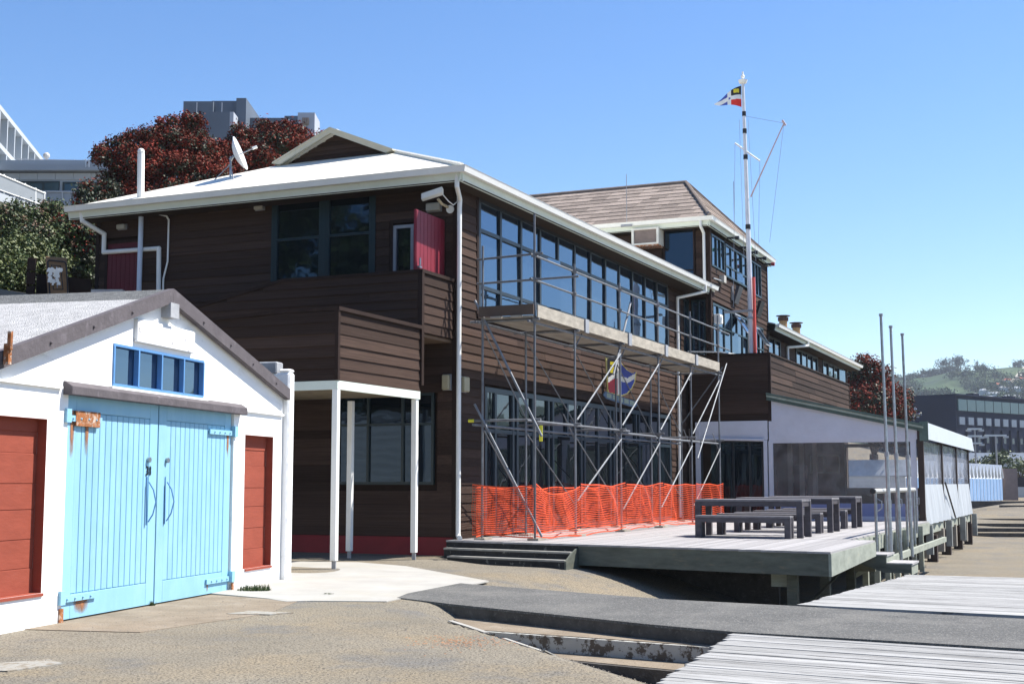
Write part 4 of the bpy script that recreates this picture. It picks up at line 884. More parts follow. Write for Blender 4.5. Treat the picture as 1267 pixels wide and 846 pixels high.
for k, (s_, zt) in enumerate(outer):
    cpl((s_, to, 5.0)); cpl((s_, to, 2.88)); stube((s_-.03, ti+.3, 5.0), (s_-.03, to-.12, 5.0), 'transom'); stube((s_-.03, ti+.2, 2.9), (s_-.03, to-.15, 2.9), 'transom')
    stube((s_+.6, to+.05, 5.0), (s_+.03, to+.05, 4.55), 'knee_brace', .015) if k else None
    stube((s_-.45, to+.1, 3.1), (s_+.0, to+.03, 2.6), 'knee_brace', .015) if k else None
stube((-.2, to+.03, 2.87), (6.4, to+.03, 2.88), 'ledger'); stube((5.5, to+.07, 2.82), (9.2, to+.07, 2.82), 'ledger'); stube((8.6, to+.03, 2.78), (15.2, to+.03, 2.8), 'ledger')
stube((-.3, ti+.03, 2.8), (15, ti+.03, 2.8), 'ledger'); stube((-.2, ti+.03, 4.96), (15, ti+.03, 4.96), 'ledger'); stube((-.1, to+.04, 4.94), (15.4, to+.04, 4.94), 'ledger')
# braces on the outer face (bright) and inner face (thin)
for a, b in zip(outer[1:-1], outer[2:]):
    stube((b[0]-.05, to-.03, 4.75), (a[0]+.05, to-.03, 3.0), 'brace', .021); stube((b[0]-.05, to-.03, 2.65), (a[0]+.05, to-.03, .95 if a[0] > 3 else 1.2), 'brace', .021)
for a, b in zip(inner[:-1], inner[1:]):
    stube((a[0], ti-.03, 4.8), (b[0], ti-.03, 3.0), 'brace', .015); stube((a[0], ti-.03, 2.7), (b[0], ti-.03, 1.0), 'brace', .015)
stube((.05, -.42, 5.45), (.05, -1.95, 2.55), 'brace', .027); stube((.05, -.42, 3.25), (.05, -1.95, .5), 'brace', .027)
stube((6.9, -1.62, 6.2), (5.0, -1.80, 4.2), 'brace', .027); stube((15.4, to-.05, 5.2), (14.9, ti, 3.4), 'brace', .021)
stube((15.9, to-.05, 5.35), (12.2, to-.1, 2.3), 'brace', .021)
# walkway
k = 0; cuts = [.02, 3.0, 6.1, 9.2, 12.2, 14.9]
for a, b in zip(cuts[:-1], cuts[1:]):
    for i in range(5):
        t0_ = -.62-i*.23
        inst(DB if 0 else plank_mesh(plank_m, 'scaffold_plank'), 'scaffold_plank', SF, (a-(.12 if i % 2 else 0), t0_-.11, 5.07+.0), scale=(b-a+.1, .222, .04))
    MB().box(a+.06, b-.1+.14*(k % 2), -1.86, -1.825, 5.03, 5.29).part(SF, 'toe_board', plank_m); k += 1
    if b < 14: MB().box(b-.16, b+.06, -1.895, -1.865, 4.99, 5.30).part(SF, 'toe_board_clip', grey_fix)
MB().box(-.03, .0, -1.8, -.55, 5.08, 5.3).part(SF, 'toe_board', mat('dark_toe_board', (.12, .09, .07), .8))
# scaffold tag
MB().prism([(.13, -1.86, 2.78), (.13, -1.93, 2.78), (.13, -1.93, 2.45), (.13, -1.86, 2.45)], (.012, 0, 0)).part(SF, 'safety_tag', yellow_tag)
MB().tube((.1, ti+.2, 2.9), (.1, ti+.32, 2.9), .035, 8).part(SF, 'tube_cap', yellow_tag)

# ------------------------------------------------------------------ ORANGE BARRIER MESH
def netting(path, z0, z1, label, ws, seed):
    rnd = random.Random(seed); pts = []; acc = 0
    for (a, b) in zip(path[:-1], path[1:]):
        L = math.dist(a, b); n = max(1, int(L/.058))
        for i in range(n): k_ = i/n; pts.append((a[0]+(b[0]-a[0])*k_, a[1]+(b[1]-a[1])*k_, acc+L*k_, k_, L, (b[1]-a[1])/L, -(b[0]-a[0])/L))
        acc += L
    nr = 20; V = []; 
    def P(j, v):
        x, y, l, k_, L, nx2, ny2 = pts[j]; sag = 4*k_*(1-k_)
        zt_ = z1-.13*sag*ws-.015*math.sin(l*2.1+seed); zb_ = z0+.03*math.sin(l*1.3+seed)+.02
        bulge = (.07*math.sin(l*1.9+v*2.0+seed)+.06*math.sin(l*5.1+v*3+seed*2))*sag*(.3+.7*math.sin(v*math.pi*.9))
        fold = .08*math.exp(-((l*.55-v*1.2-1.6)**2)*30)*ws
        z = zb_+(zt_-zb_)*v+.018*math.sin(l*3.3+v*6+seed)
        dx = .012*math.sin(v*9+l)
        return Vector((x+nx2*(bulge+fold)+dx*-ny2, y+ny2*(bulge+fold)+dx*nx2, z))
    mb = MB(); N = len(pts); g = [[P(j, i/nr) for i in range(nr+1)] for j in range(N)]
    for j in range(N):
        for i in range(nr):
            a, b = g[j][i], g[j][i+1]; e = Vector((-pts[j][6], pts[j][5], 0))*.003
            mb.add([a-e, a+e, b+e, b-e], [(0, 1, 2, 3)])
    for i in range(nr+1):
        hw = .0056 if 0 < i < nr else .014
        for j in range(N-1):
            a, b = g[j][i], g[j+1][i]; e = Vector((0, 0, hw))
            mb.add([a-e, b-e, b+e, a+e], [(0, 1, 2, 3)])
    c = pts[N//2]
    o = mb.solo('barrier_mesh', orange, FM, (c[0], c[1], .42), label, 'safety fence', 'orange barrier mesh round the scaffold feet')
    return o
netting([(-.05, -.42), (-.05, -1.84)], .47, 1.56, 'short orange mesh panel closing the end of the scaffold beside the downpipe', .4, 1.0)
netting([(-.04, -1.86), (2.55, -1.86)], .46, 1.57, 'creased orange mesh panel in the first scaffold bay', 1.7, 2.3)
netting([(2.56, -1.86), (5.68, -1.87)], .46, 1.57, 'orange mesh panel in the second scaffold bay', .25, 4.1)
netting([(5.70, -1.87), (8.83, -1.86)], .46, 1.57, 'orange mesh panel in the third scaffold bay', .3, 5.2)
netting([(8.85, -1.86), (11.95, -1.86)], .46, 1.57, 'orange mesh panel in the fourth scaffold bay', .3, 7.7)
netting([(11.97, -1.86), (15.1, -1.86)], .46, 1.57, 'orange mesh panel in the last scaffold bay behind the tables', .2, 9.4)
netting([(.3, -.35), (15.0, -.38)], .46, 1.5, 'orange mesh run close to the wall behind the scaffold', .2, 12.4)
# ------------------------------------------------------------------ CREST SIGN
CS = Thing('crest_sign', 'painted shield sign with blue, white, red and black quarters over a name board', 'sign', FM, (9.2, -.12, 4.0), rz=rad(52)); CS.o.scale = (1, 1.07, 1)
def ffp(u, v, s=10.3):
    # point on the plane x=s whose outline was measured in the photograph, kept as real metres
    return u, v
sh = [(-.12, 5.05), (-.27, 5.08), (-.44, 5.07), (-.53, 5.0), (-.62, 4.89), (-.79, 4.72), (-.92, 4.65), (-1.07, 4.67), (-1.02, 4.39), (-.92, 4.19), (-.78, 4.05), (-.61, 3.98), (-.45, 4.0), (-.17, 4.05)]
def inpoly(x, y, P):
    c = False; n = len(P)
    for i in range(n):
        x1, y1 = P[i]; x2, y2 = P[(i+1) % n]
        if (y1 > y) != (y2 > y) and x < (x2-x1)*(y-y1)/(y2-y1)+x1: c = not c
    return c
cx_, cy_ = -.55, 4.5
def scl(P, k): return [((x-cx_)*k+cx_, (y-cy_)*k+cy_) for x, y in P]
q = MB(); q.prism([(9.2, y, z) for y, z in reversed(sh)], (.04, 0, 0)); q.part(CS, 'shield_border', mat('gold_border', (.70, .62, .22), .5))
c_w = mat('sign_white', (.80, .80, .78), .5); c_b = mat('sign_blue', (.05, .08, .38), .5); c_r = mat('sign_red', (.48, .05, .07), .5); c_k = mat('sign_black', (.02, .02, .025), .5); c_y = mat('sign_yellow', (.75, .62, .03), .5)
inn = scl(sh, .93); q = MB(); st = .022
def shcol(y, z):
    if -.58 < y < -.46: return 0
    band = float(np.interp(-y, [0, .2, .42, .6, .78, 1.02, 1.1], [4.33, 4.42, 4.56, 4.46, 4.42, 4.56, 4.62]))
    if abs(z-band) < .07: return 0
    if y > -.5 and z > band:
        if -.40 < y < -.24 and 4.62 < z < 4.92 and not (4.80 < z < 4.83): return 4
        return 3
    if y > -.5 and z < band: return 2
    return 1
y = -1.15
while y < -.15:
    z = 4.0
    while z < 5.3:
        if inpoly(y+st/2, z+st/2, inn):
            q.add([(9.192, y+st, z), (9.192, y, z), (9.192, y, z+st), (9.192, y+st, z+st)], [(0, 1, 2, 3)], shcol(y+st/2, z+st/2))
        z += st
    y += st
q.part(CS, 'shield', [c_w, c_b, c_r, c_k, c_y])
nb_ = [(-.16, 4.08), (-.22, 3.93), (-1.08, 3.73), (-1.12, 3.9), (-1.05, 3.95)]
q = MB(); q.prism([(9.19, y, z) for y, z in reversed([(-.08, 4.10), (-.03, 4.0), (-.12, 3.90), (-1.01, 3.67), (-1.08, 3.77), (-1.03, 3.85)])], (.03, 0, 0)); q.part(CS, 'name_board', mat('name_board', (.10, .16, .26), .5))
for i in range(5):
    y0 = -.14-.176*i; z0 = 3.935-.0455*i
    q = MB(); q.prism([(9.185, y0, z0), (9.185, y0-.14, z0-.034), (9.185, y0-.14, z0+.09), (9.185, y0, z0+.125)], (.01, 0, 0)); q.part(CS, 'letter_panel', mat('letter_panel', (.30, .36, .30), .5, .3, 40))
q = MB(); q.tube((9.25, -.5, 4.7), (9.6, -.23, 4.7), .02, 6); q.tube((9.25, -.5, 4.3), (9.6, -.23, 4.3), .02, 6); q.part(CS, 'bracket', black)

# ------------------------------------------------------------------ MAST AND FLAG
MS = Thing('signal_mast', 'tall white signal mast with crosstree and gaff rising from the roof terrace', 'mast', FM, (18.5, -2.0, 5.0))
msx, msy = 18.5, -2.0; lean = -.012
mp_ = mat('mast_white', (.62, .64, .68), .5, .15, 1.5, spots=((.12, .12, .14), 3, .66, .7))
q = MB(); q.tube((msx, msy, 5.0), (msx-.05, msy+.03, 9.9), .085, 12, .08); q.tube((msx-.05, msy+.03, 9.9), (msx-.12, msy+.1, 15.15), .075, 12, .05); q.part(MS, 'pole', mp_)
q = MB(); q.tube((msx-.12, msy+.1, 15.15), (msx-.12, msy+.1, 15.25), .13, 12, .16); q.ball((msx-.12, msy+.1, 15.38), .07); q.tube((msx-.12, msy+.1, 15.2), (msx-.12, msy+.1, 15.55), .03, 6); q.part(MS, 'masthead', white)
q = MB(); q.tube((msx-.08, msy+.42, 13.1), (msx-.08, msy-.42, 12.35+.05), .03, 8); q.part(MS, 'crosstree', mp_)
q = MB(); q.tube((msx-.06, msy-.08, 11.2), (msx-.5, msy-1.35, 13.5), .028, 8, .02); q.tube((msx-.5, msy-1.3, 13.6), (msx-.5, msy-1.4, 13.42), .04, 6); q.part(MS, 'gaff', mat('pink_gaff', (.55, .42, .42), .5))
q = MB()
for a, b in (((msx-.1, msy+.05, 14.0), (msx-.5, msy-1.35, 13.5)), ((msx-.5, msy-1.35, 13.5), (msx-.1, msy-.7, 9.6)), ((msx-.08, msy+.42, 13.1), (msx, msy+.6, 7.5)), ((msx-.08, msy-.42, 12.4), (msx, msy-.3, 9.5)), ((msx-.1, msy+.25, 13.9), (msx, msy+.2, 9)), ((msx-.1, msy-.05, 13.9), (msx, msy-.2, 9))):
    q.tube(a, b, .007, 4)
q.part(MS, 'stay', rope)
q = MB(); q.tube((msx-.05, msy-.13, 5.7), (msx-.08, msy-.13, 8.45), .055, 10); q.part(MS, 'red_tube', pinkred)
q = MB(); q.box(msx-.13, msx+.1, msy-.1, msy+.12, 7.05, 7.12); q.box(msx-.13, msx+.1, msy-.1, msy+.9, 7.3, 7.36); q.box(msx, msx+.1, msy+.1, T0, 7.28, 7.34) if 0 else None
q.part(MS, 'mast_bracket', grey_fix)
for z in (10.1, 12.5, 13.4, 14.0): MB().tube((msx-.05-.012*(z-9.9), msy+.03+.0133*(z-9.9), z), (msx-.05-.012*(z-9.9), msy+.03+.0133*(z-9.9), z+.16), .088-.005*(z-10), 12).part(MS, 'collar', black)
FG = MB(); L_ = .96; H_ = .72; NXg, NZg = 44, 32; hx, hy, hz = msx-.14, msy+.16, 14.28
def fcol(u, v):
    if .33 < u < .47: return 0 if not (abs(u-.40) < .035 and abs(v-.48) < .05) else 1
    if abs(v-.48) < .10: return 0
    if u < .36 and v > .5:
        return 4 if (abs(u-.16) < .10 and abs(v-.78) < .09) else 3
    if u < .36: return 2
    return 1
def fpt(u, v):
    half = (1-u)*.5+.02; z = hz+H_*.5+(v-.5)*H_*2*half+.05*(1-u)-.10*u; 
    return (hx-.10*math.sin(u*5)-.05*u, hy+u*L_, z+.02*math.sin(u*6))
for i in range(NXg):
    for j in range(NZg):
        u0, u1, v0, v1 = i/NXg, (i+1)/NXg, j/NZg, (j+1)/NZg
        uc, vc = (u0+u1)/2, (v0+v1)/2; zz = .5+(vc-.5)*((1-uc)+.04)
        FG.add([fpt(u0, v0), fpt(u0, v1), fpt(u1, v1), fpt(u1, v0)], [(0, 1, 2, 3)], fcol(uc, zz))
FG.solo('burgee_flag', [c_w, c_b, mat('flag_red', (.75, .05, .04), .7), c_k, c_y], FM, (hx, hy, hz), 'triangular burgee with white cross on blue, red and black flying from the mast', 'flag')

# ------------------------------------------------------------------ WHITE BOAT SHED
SH = Thing('boat_shed', 'white masonry boat shed with sky blue double doors and red side panels', 'shed', FS, (2.3, 0, 0))
ap_p, ap_z = 2.29, 4.12
def ztop(p): return ap_z-(.314*(ap_p-p) if p < ap_p else .258*(p-ap_p))-.04
ops = [(0.0, 4.53, -.3, 2.66), (-1.75, -.42, .37, 2.32), (4.93, 6.0, .3, 2.33), (.97, 3.47, 2.8, 3.33)]
brk = sorted(set([-1.9, 6.36, ap_p]+[o[0] for o in ops]+[o[1] for o in ops]))
mb = MB(); D1 = .14
for a, b in zip(brk[:-1], brk[1:]):
    c = (a+b)/2; iv = sorted([(o[2], o[3]) for o in ops if o[0] <= c <= o[1]]); z = -.3
    for (oz0, oz1) in iv+[(None, None)]:
        if oz0 is None:
            mb.prism([(a, 0, z), (b, 0, z), (b, 0, ztop(b)), (a, 0, ztop(a))], (0, D1, 0))
        else:
            if oz0 > z: mb.prism([(a, 0, z), (b, 0, z), (b, 0, oz0), (a, 0, oz0)], (0, D1, 0))
            z = oz1
mb.prism([(-1.9, D1+.02, -.3), (6.36, D1+.02, -.3), (6.36, D1+.02, ztop(6.36)), (ap_p, D1+.02, ztop(ap_p)), (-1.9, D1+.02, ztop(-1.9))], (0, .12, 0))
mb.box(-1.9, -1.7, .26, 9.5, -.3, ztop(-1.9)); mb.prism([(-1.9, 9.5, -.3), (6.36, 9.5, -.3), (6.36, 9.5, ztop(6.36)), (ap_p, 9.5, ztop(ap_p)), (-1.9, 9.5, ztop(-1.9))], (0, .12, 0))
mb.part(SH, 'wall', paint_w)
for (a, b, z0, z1) in ops[1:3]:
    pn = MB().box(a+.0, b-.0, .122, .158, z0, z1).part(SH, 'wall_panel', red_p, label='sunken red oxide panel')
    zc = [z0, z0+.28, z0+.60, z0+.93, z0+1.22, z0+1.56, z0+1.8, z1]
    for i, (c0, c1) in enumerate(zip(zc[:-1], zc[1:])):
        MB().box(a+.004, b-.006, .112+.004*(i % 2)+.002*(i % 3), .1215, c0+.004, c1-.004).part(SH, 'course', red_p, parent=pn, bevel=.003)
    q = MB(); q.box(b-.004, b, .0, .118, z0, z1); q.box(a, b-.004, .0, .118, z0, z0+.004); q.box(a, b, 0, .118, z1-.004, z1) ; q.part(SH, 'panel_reveal', red_p)
MB().box(5.0, 6.0, -.02, .0, .265, .298).part(SH, 'panel_sill', red_p); MB().box(-1.75, -.40, -.02, .0, .335, .368).part(SH, 'panel_sill', red_p)
# window
q = MB(); fw = .032; al = [.97, 1.6, 2.22, 2.85, 3.47]
q.box(.97, 3.47, -.015, .05, 2.8, 2.8+fw); q.box(.97, 3.47, -.015, .05, 3.33-fw, 3.33)
for i, a in enumerate(al): q.box(a-fw/2 if 0 < i < 4 else (a if i == 0 else a-fw), a+fw/2 if 0 < i < 4 else (a+fw if i == 0 else a), -.02, .052, 2.8+fw, 3.33-fw)
wf = q.part(SH, 'window', blue_f, label='blue framed four-light window above the doors')
for a, b in zip(al[:-1], al[1:]): MB().box(a, b, .055, .065, 2.8, 3.33).part(SH, 'pane', glass, parent=wf)
MB().box(.9, 3.55, -.05, .03, 2.745, 2.79).part(SH, 'window_sill', white)
q = MB(); q.box(1.47, 3.08, -.055, 0, 3.40, 3.70); q.part(SH, 'name_board', paint_flake, label='blank white board with flaking paint above the window', bevel=.008)
MB().box(2.18, 2.42, -.14, 0, 3.80, 4.0).part(SH, 'ridge_block', cap_m)
# lintel hood
q = MB(); q.prism([(-.12, -.12, 2.62), (-.12, -.12, 2.72), (-.12, -.02, 2.78), (-.12, 0, 2.78), (-.12, 0, 2.62)][::-1], (4.86, 0, 0)); q.part(SH, 'lintel_hood', mauve, bevel=.006)
q = MB(); q.box(-1.9, -.18, -.04, 0, 2.68, 2.71); q.box(4.8, 6.34, -.04, 0, 2.68, 2.71); q.part(SH, 'string_course', paint_w)
# doors
def shed_door(p0, p1, lab, hs):
    q = MB(); y0, y1 = .035, .085; z0, z1 = .02, 2.64; sw = .21
    q.box(p0, p1, y0+.02, y1, z0, z1)
    d = q.part(SH, 'door', blue_d, label=lab)
    q = MB(); q.box(p0, p0+sw, y0, y0+.018, z0, z1); q.part(SH, 'stile', blue_d, parent=d, bevel=.003)
    q = MB(); q.box(p1-sw, p1, y0, y0+.018, z0, z1); q.part(SH, 'stile', blue_d, parent=d, bevel=.003)
    q = MB(); q.box(p0+sw+.003, p1-sw-.003, y0, y0+.018, z0, z0+.28); q.part(SH, 'rail', blue_d, parent=d, bevel=.003)
    q = MB(); q.box(p0+sw+.003, p1-sw-.003, y0, y0+.018, z1-.2, z1); q.part(SH, 'rail', blue_d, parent=d, bevel=.003)
    n = 13; wd = (p1-p0-2*sw)/n
    for i in range(n):
        a = p0+sw+wd*i; MB().box(a+.006, a+wd-.006, y0+.006, y0+.019, z0+.29, z1-.21).part(SH, 'plank', blue_d, parent=d, bevel=.004)
    for z in hs:
        a, b = (p0-.05, p0+.75) if p0 < 1 else (p1-.75, p1+.05)
        q = MB(); q.box(a, b, y0-.03, y0-.004, z, z+.07); 
        for k in range(4): q.ball(((a+b)/2+(k-1.5)*.17, y0-.035, z+.035), .015, 4, 6)
        e = a if p0 < 1 else b
        q.box(e-.05, e+.05, y0-.07, y0+.0, z-.02, z+.14); q.part(SH, 'hinge', blue_d, parent=d)
    return d
d1_ = shed_door(.03, 2.245, 'left sky blue plank door with rusty top hinge', (2.32, .22))
d2_ = shed_door(2.275, 4.50, 'right sky blue plank door', (2.30, .16))
for (p, z, dd_) in ((1.98, 1.35, d1_), (2.48, 1.35, d2_)):
    pts = [(p, -.0, z+.26), (p+.03, -.05, z+.16), (p+.05, -.08, z+.0), (p+.03, -.05, z-.16), (p, -.0, z-.26)]
    q = MB(); q.path(pts, .009, 6); q.tube((p, .03, z+.33), (p, .025, z-.3), .008, 6); q.part(SH, 'handle', blue_f, parent=dd_)
    q = MB(); q.tube((p+.02, .03, z+.55), (p+.02, .0, z+.55), .035, 12); q.part(SH, 'lock', galv, parent=dd_)
me = text_mesh('3', .17, black); o = bpy.data.objects.new('number', me); COL.objects.link(o); o.parent = d1_; o.location = (1.985-2.3, .031, 1.70); o.rotation_euler = (math.pi/2, 0, 0)
me = text_mesh('8', .17, black); o = bpy.data.objects.new('number', me); COL.objects.link(o); o.parent = d1_; o.location = (2.06-2.3, .031, 1.70); o.rotation_euler = (math.pi/2, 0, 0); o.scale = (.6, 1, 1)
# rust runs under the hinges
def rustmat():
    m = bpy.data.materials.new('rust_stain'); m.use_nodes = True; n = m.node_tree.nodes; L = m.node_tree.links; b = n['Principled BSDF']
    b.inputs['Base Color'].default_value = (.34, .15, .07, 1); b.inputs['Roughness'].default_value = .9
    tr = n.new('ShaderNodeBsdfTransparent'); mx = n.new('ShaderNodeMixShader'); g = n.new('ShaderNodeNewGeometry'); mp = n.new('ShaderNodeMapping'); mp.inputs['Scale'].default_value = (1, 1, .25)
    nz = n.new('ShaderNodeTexNoise'); nz.inputs['Scale'].default_value = 26; nz.inputs['Detail'].default_value = 4; L.new(g.outputs['Position'], mp.inputs[0]); L.new(mp.outputs[0], nz.inputs[0])
    tc = n.new('ShaderNodeTexCoord'); sp = n.new('ShaderNodeSeparateXYZ'); L.new(tc.outputs['Generated'], sp.inputs[0])
    # fade at both edges and downwards
    a = n.new('ShaderNodeMath'); a.operation = 'PINGPONG'; a.inputs[1].default_value = .5; L.new(sp.outputs[0], a.inputs[0])
    a2 = n.new('ShaderNodeMath'); a2.operation = 'MULTIPLY'; a2.inputs[1].default_value = 3; L.new(a.outputs[0], a2.inputs[0])
    c = n.new('ShaderNodeMath'); c.operation = 'MULTIPLY'; L.new(a2.outputs[0], c.inputs[0]); L.new(sp.outputs[2], c.inputs[1])
    dd = n.new('ShaderNodeMath'); dd.operation = 'MULTIPLY'; L.new(c.outputs[0], dd.inputs[0]); L.new(nz.outputs[0], dd.inputs[1])
    e = n.new('ShaderNodeMapRange'); e.inputs[1].default_value = .1; e.inputs[2].default_value = .5; L.new(dd.outputs[0], e.inputs[0])
    L.new(e.outputs[0], mx.inputs[0]); L.new(tr.outputs[0], mx.inputs[1]); L.new(b.outputs[0], mx.inputs[2]); L.new(mx.outputs[0], n['Material Output'].inputs[0]); return m
rs_ = rustmat()
for (a, b, z0, z1, dd_) in ((.08, .22, 1.75, 2.45, d1_), (.42, .54, 1.85, 2.38, d1_), (.25, .7, .02, .27, d1_), (4.33, 4.45, 1.9, 2.35, d2_), (3.78, 3.86, 0.02, .22, d2_)):
    MB().box(a, b, .0305, .033, z0, z1).part(SH, 'rust_stain', rs_, parent=dd_)
MB().box(.18, .72, -.002, .02, 2.27, 2.45).part(SH, 'rusty_bracket', rust, parent=d1_)
MB().box(-.06, .02, -.02, .03, -.05, .16).part(SH, 'rusty_pivot', rust); MB().box(4.53, 4.60, -.02, .03, -.05, .18).part(SH, 'rusty_pivot', rust)
# barge boards and roof
bz = .0; pl, pr = -1.95, 6.38
q = MB(); q.prism([(pl, -.12, ztop(pl)+.10), (ap_p, -.12, ap_z+.08), (ap_p, -.12, ap_z-.11), (pl, -.12, ztop(pl)-.09)][::-1], (0, .09, 0)); q.part(SH, 'barge_board', mauve, label='mauve-grey left barge board')
q = MB(); q.prism([(ap_p+.004, -.12, ap_z+.08), (pr, -.12, ztop(pr)+.10), (pr, -.12, ztop(pr)-.08), (ap_p+.004, -.12, ap_z-.11)][::-1], (0, .09, 0)); q.part(SH, 'barge_board', mauve, label='mauve-grey right barge board')
for p in (-.6, .3, 1.2, 3.2, 4.1, 4.9, 5.8):
    q = MB(); q.ball((p, -.125, ztop(p)+.0), .02, 4, 6); q.part(SH, 'bolt', mauve)
rp = ap_p-.55
def rzf(p): return ztop(p)+.08
q = MB(); q.prism([(pl-.1, .0-.1, rzf(pl-.1)), (rp, -.1, rzf(rp)), (rp, 9.7, rzf(rp)), (pl-.1, 9.7, rzf(pl-.1))], (0, 0, -.06)); q.part(SH, 'roof', roof_pt, label='white painted roofing on the near slope')
q = MB(); q.prism([(rp, -.1, rzf(rp)), (ap_p, -.1, ap_z+.07), (ap_p, 9.7, ap_z+.07), (rp, 9.7, rzf(rp))], (0, 0, -.055)); q.prism([(ap_p, -.1, ap_z+.07), (pr, -.1, rzf(pr)), (pr, 9.7, rzf(pr)), (ap_p, 9.7, ap_z+.07)], (0, 0, -.06)); q.part(SH, 'roof', roof_gr, label='grey chip roofing at the ridge and far slope')
# end pillar wall
q = MB(); q.box(6.385, 6.62, -.10, 9.6, -.3, 3.40); q.box(6.385, 6.62, -.10, .1, 3.4, 3.46); q.part(SH, 'end_wall', paint_w, bevel=.03)
q = MB(); q.box(6.36, 6.64, .12, 9.6, 3.38, 3.58); q.part(SH, 'end_wall_cap', cap_m, bevel=.02)
# small rusty fitting at the left frame edge
q = MB(); q.box(-1.51, -1.45, -.2, -.14, 2.85, 3.07); q.tube((-1.49, -.2, 3.0), (-1.49, -.2, 3.2), .03, 6); q.solo('rusty_fitting', rust, FS, (-1.48, -.17, 2.85), 'rusty iron fitting at the left end of the shed barge board', 'fitting')

# ------------------------------------------------------------------ small weeds and litter
def tuft(x, y, n, r, h, label):
    mb = MB(); z0 = float(height(np.array(x), np.array(y)))+.004
    for i in range(n):
        a = random.uniform(0, 6.28); rr = r*random.random()**.5; px, py = x+rr*math.cos(a), y+rr*.5*math.sin(a); b = random.uniform(0, 6.28); w_ = .008; l = random.uniform(.4, 1)*h
        dx, dy = math.cos(b)*w_, math.sin(b)*w_; ox, oy = random.uniform(-.04, .04), random.uniform(-.04, .04)
        mb.add([(px-dx, py-dy, z0), (px+dx, py+dy, z0), (px+ox, py+oy, z0+l)], [(0, 1, 2)])
    mb.solo('weed_tuft', tree_g, FW, (x, y, z0), label, 'weed')
tuft(-3.78, 19.9, 420, .25, .13, 'low green weed tuft at the foot of the shed by its end wall')
tuft(-4.72, 17.72, 60, .06, .07, 'tiny green weed between the two blue doors')
tuft(-2.62, 19.35, 60, .08, .04, 'tiny green weed at the corner of the pale concrete patch')
mb = MB()
for i in range(420):
    x = random.gauss(-.5, .22); y = random.gauss(13.6, .3); z = float(height(np.array(x), np.array(y))); a = random.uniform(0, 3.1); l = random.uniform(.01, .035)
    mb.add([(x, y, z+.012), (x+l*math.cos(a), y+l*math.sin(a), z+.016), (x+l*math.cos(a+.7), y+l*math.sin(a+.7), z+.012)], [(0, 1, 2)])
o = mb.solo('dry_leaves', mat('dry_leaf', (.30, .15, .08), .9, .4), FW, (-.5, 13.6, 0), 'scatter of dry red-brown leaves on the gravel left of the concrete steps', 'leaves', kind='stuff')
# scattered stone chips and grit
rg = np.random.RandomState(5); n = 5200
gx = rg.uniform(-9, 3, n); gy = rg.uniform(9, 22, n); gz = height(gx, gy); keep = ((gx+1.0)*.73+(gy-18.2)*.69 < -.4) & (((gx+5.19)*FS_n[0]+(gy-15.6)*FS_n[1] > .3) if False else True)
sh_side = (gx-FS.x)*math.sin(FS.a)-(gy-FS.y)*math.cos(FS.a)
keep = keep & (sh_side > .5); gx, gy, gz = gx[keep], gy[keep], gz[keep]; n = len(gx)
r_ = rg.uniform(.004, .011, n); V = np.zeros((n, 4, 3)); 
for i in range(3):
    a = rg.uniform(0, .8, n)+i*2.09; V[:, i] = np.stack([gx+np.cos(a)*r_, gy+np.sin(a)*r_, gz+.004], -1)
V[:, 3] = np.stack([gx, gy, gz+.006+r_*.7], -1)
F3 = np.array([(0, 1, 3), (1, 2, 3), (2, 0, 3)]); F_ = (np.arange(n)[:, None, None]*4+F3[None]).reshape(-1, 3)
o = bpy.data.objects.new('loose_gravel', np_mesh('loose_gravel', V.reshape(-1, 3), F_, [mat('grit', (.20, .18, .15), .9, .35, 9), mat('grit_dark', (.12, .11, .10), .9)], rg.randint(0, 2, len(F_)))); COL.objects.link(o)
tagit(o, 'loose stone chips scattered over the open gravel', 'gravel', kind='stuff')

